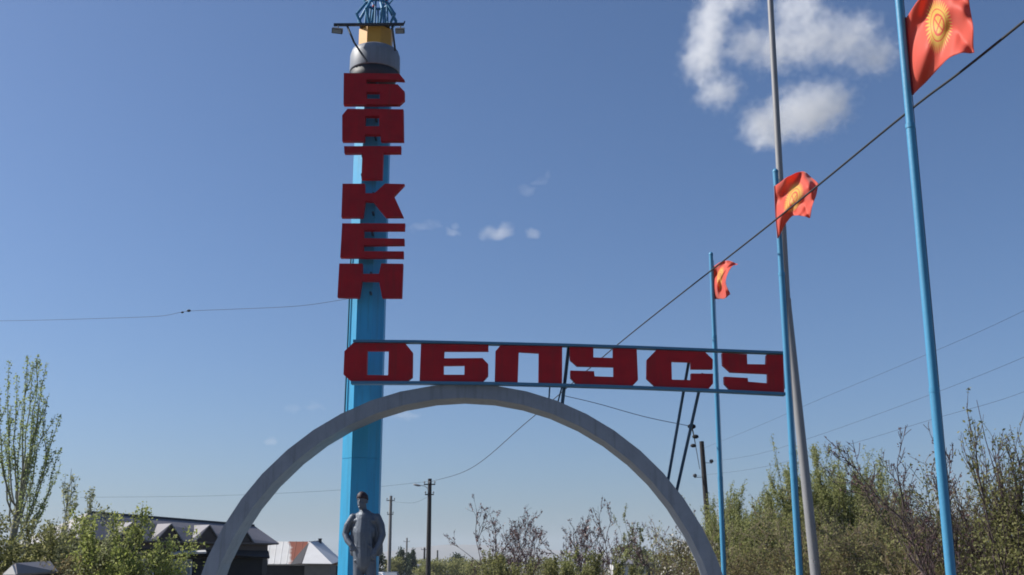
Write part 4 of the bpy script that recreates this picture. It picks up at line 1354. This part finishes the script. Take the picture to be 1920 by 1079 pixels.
# --- right: willow thicket behind the poles
G_R = 'willow shrubs in the thicket behind the flagpoles'
for u, v, Y, w, sd, lab in [(1352, 925, 31, 1.0, 51, 'willow shrub just behind the dark timber pole'),
                            (1392, 880, 29, 1.8, 52, 'willow shrub between the farthest and middle flagpoles'),
                            (1445, 905, 28, 1.7, 53, 'lower willow shrub left of the middle flagpole'),
                            (1483, 850, 30, 1.5, 54, 'willow shrub directly behind the middle flagpole'),
                            (1535, 828, 29, 1.7, 55, 'tall willow shrub directly behind the grey mast'),
                            (1585, 868, 28, 1.6, 56, 'willow shrub just right of the grey mast'),
                            (1632, 848, 29, 1.4, 57, 'pointed willow shrub halfway between grey mast and nearest flagpole'),
                            (1672, 880, 28, 1.6, 58, 'willow shrub left of the reddish bare tree')]:
    shrub('willow_shrub', lab, 'shrub', G_R, u, v, Y, w * 1.25, sd, Q_WILLOW, BARK_OLIVE, LEAF_WILLOW, .06, 22, hscale=.80, aspect=.4, fill=int(3200 * w), fillr=.46)
G_D = 'brown brushwood in front of the willow thicket'
for u, v, Y, w, sd, lab in [(1395, 985, 24, 1.6, 61, 'brown brushwood beside the farthest flagpole'),
                            (1470, 1000, 23, 1.6, 62, 'brown brushwood left of the middle flagpole foot'),
                            (1560, 965, 22, 1.7, 63, 'brown brushwood right of the grey mast'),
                            (1640, 950, 21, 1.7, 64, 'reddish brown brushwood under the willow thicket'),
                            (1715, 975, 19, 1.5, 65, 'brown brushwood left of the nearest flagpole'),
                            (1790, 950, 18, 1.5, 66, 'dry brushwood behind the nearest flagpole'),
                            (1870, 940, 17, 1.6, 67, 'brown brushwood in the lower right corner')]:
    shrub('brushwood', lab, 'shrub', G_D, u, v, Y, w * 1.3, sd, Q_DRY, [BARK_OLIVE, BARK_TAN][sd in (61, 63, 64, 66)], [LEAF_BROWN, LEAF_OLIVE][sd % 2], .05, 16, fill=int(4200 * w), fillr=.46)
shrub('bare_tree', 'reddish bare branching tree just left of the nearest flagpole', 'tree', None, 1735, 780, 15.5, .9, 71, dict(Q_TWIG, leafd=14, r0=.022), BARK_DARK, LEAF_MAROON, .04, 3, lean=(-.06, 0), hscale=.72, extramat=BLOSSOM, esize=.03)
shrub('bare_tree', 'thin bare twiggy tree just right of the nearest flagpole', 'tree', None, 1800, 775, 15.8, 1.5, 72, dict(Q_TWIG, leafd=12, r0=.02, up=[.06, .16, .2, .1]), BARK_DARK, LEAF_MAROON, .036, 4, hscale=.78, extramat=BLOSSOM, esize=.03)
shrub('tall_shrub', 'dark olive shrub with long bare shoots at the right edge', 'shrub', None, 1892, 740, 15.0, 1.7, 73, dict(Q_WILLOW, leafd=20, leaf_t0=.0, kids=[6, 3], ratio=[.36, .4], lmin=.5), BARK_DARK, LEAF_OLIVE, .045, 13, fill=7500, fillr=.38)
shrub('tall_shrub', 'second dark shrub reaching past the right edge', 'shrub', None, 1965, 790, 14.6, 1.6, 74, dict(Q_WILLOW, leafd=24, lmin=.5), BARK_DARK, LEAF_OLIVE, .045, 12, fill=7000, fillr=.40)

# --- far: poplars and round trees down the valley
G_F = 'distant trees on the plain'
far = [(706, 1030, 120, 3.0, 'P'), (738, 1042, 170, 3.2, 'R'), (752, 1027, 180, 2.0, 'P'), (766, 1036, 190, 1.8, 'P'), (774, 1031, 185, 1.5, 'P'), (790, 1046, 200, 4.5, 'R'), (812, 1052, 150, 4.5, 'R'), (834, 1046, 160, 5.0, 'R'),
       (857, 1038, 170, 3.5, 'P'), (872, 1048, 165, 5.0, 'R'), (905, 1052, 150, 5.0, 'R'), (940, 1040, 140, 5.0, 'R'), (1180, 1020, 130, 5.0, 'R'), (1020, 1046, 150, 6.0, 'R'), (640, 1056, 200, 6, 'R'), (480, 1056, 210, 6, 'R'), (1240, 1030, 120, 6.0, 'R'), (1320, 1010, 110, 6, 'R')]
far_lab = ['dark poplar touching the right side of the statue', 'low round tree right of the thin utility pole', 'dark columnar poplar between the two utility poles', 'slim poplar left of the lamp pole', 'narrow poplar nearest left of the lamp pole',
           'rounded tree just left of the lamp pole foot', 'low green tree at the lamp pole foot', 'rounded tree right of the lamp pole foot', 'pointed dark tree right of the lamp pole', 'bushy far tree below the pointed one', 'far tree behind the leftmost budding tree',
           'far tree behind the slender budding tree', 'far tree behind the small columnar tree', 'far tree behind the forked budding tree', 'far tree beside the blue tower foot behind the white roof', 'far tree behind the rusty roofed house',
           'far tree behind the right arch limb', 'far tree behind the dark timber pole']
for k, ((u, v, Y, w, kd), lab) in enumerate(zip(far, far_lab)):
    t = at(u, v, Y)
    root = thing('distant_tree', lab, 'tree', (t.x, Y, 0), G_F)
    P = Plant(200 + k); rng = P.rng
    H = max(t.z, 2.0)
    P.tubes.append(([np.array([t.x, Y, -.1]), np.array([t.x + .1, Y, H * .5]), np.array([t.x, Y, H * .9])], [.2, .14, .04], 0))
    nc = 70
    cc = rng.normal(size=(nc, 3)); cc /= np.linalg.norm(cc, axis=1)[:, None]; cc *= rng.uniform(.2, 1, (nc, 1)) ** .5
    cc = cc * np.array([w * .5, w * .5, H * .46]) + np.array([t.x, Y, H * .53])
    if kd == 'P': cc[:, 0] = t.x + (cc[:, 0] - t.x) * (1.15 - .75 * (cc[:, 2] / H))
    n_ = 2600
    q = cc[rng.integers(0, nc, n_)] + rng.normal(size=(n_, 3)) * np.array([w * .09, w * .09, H * .05])
    P.leaves.append(q[q[:, 2] > 0.05])
    P.finish(root, BARK, LEAF_DARK if kd == 'P' else LEAF_OLIVE, .26, .6)
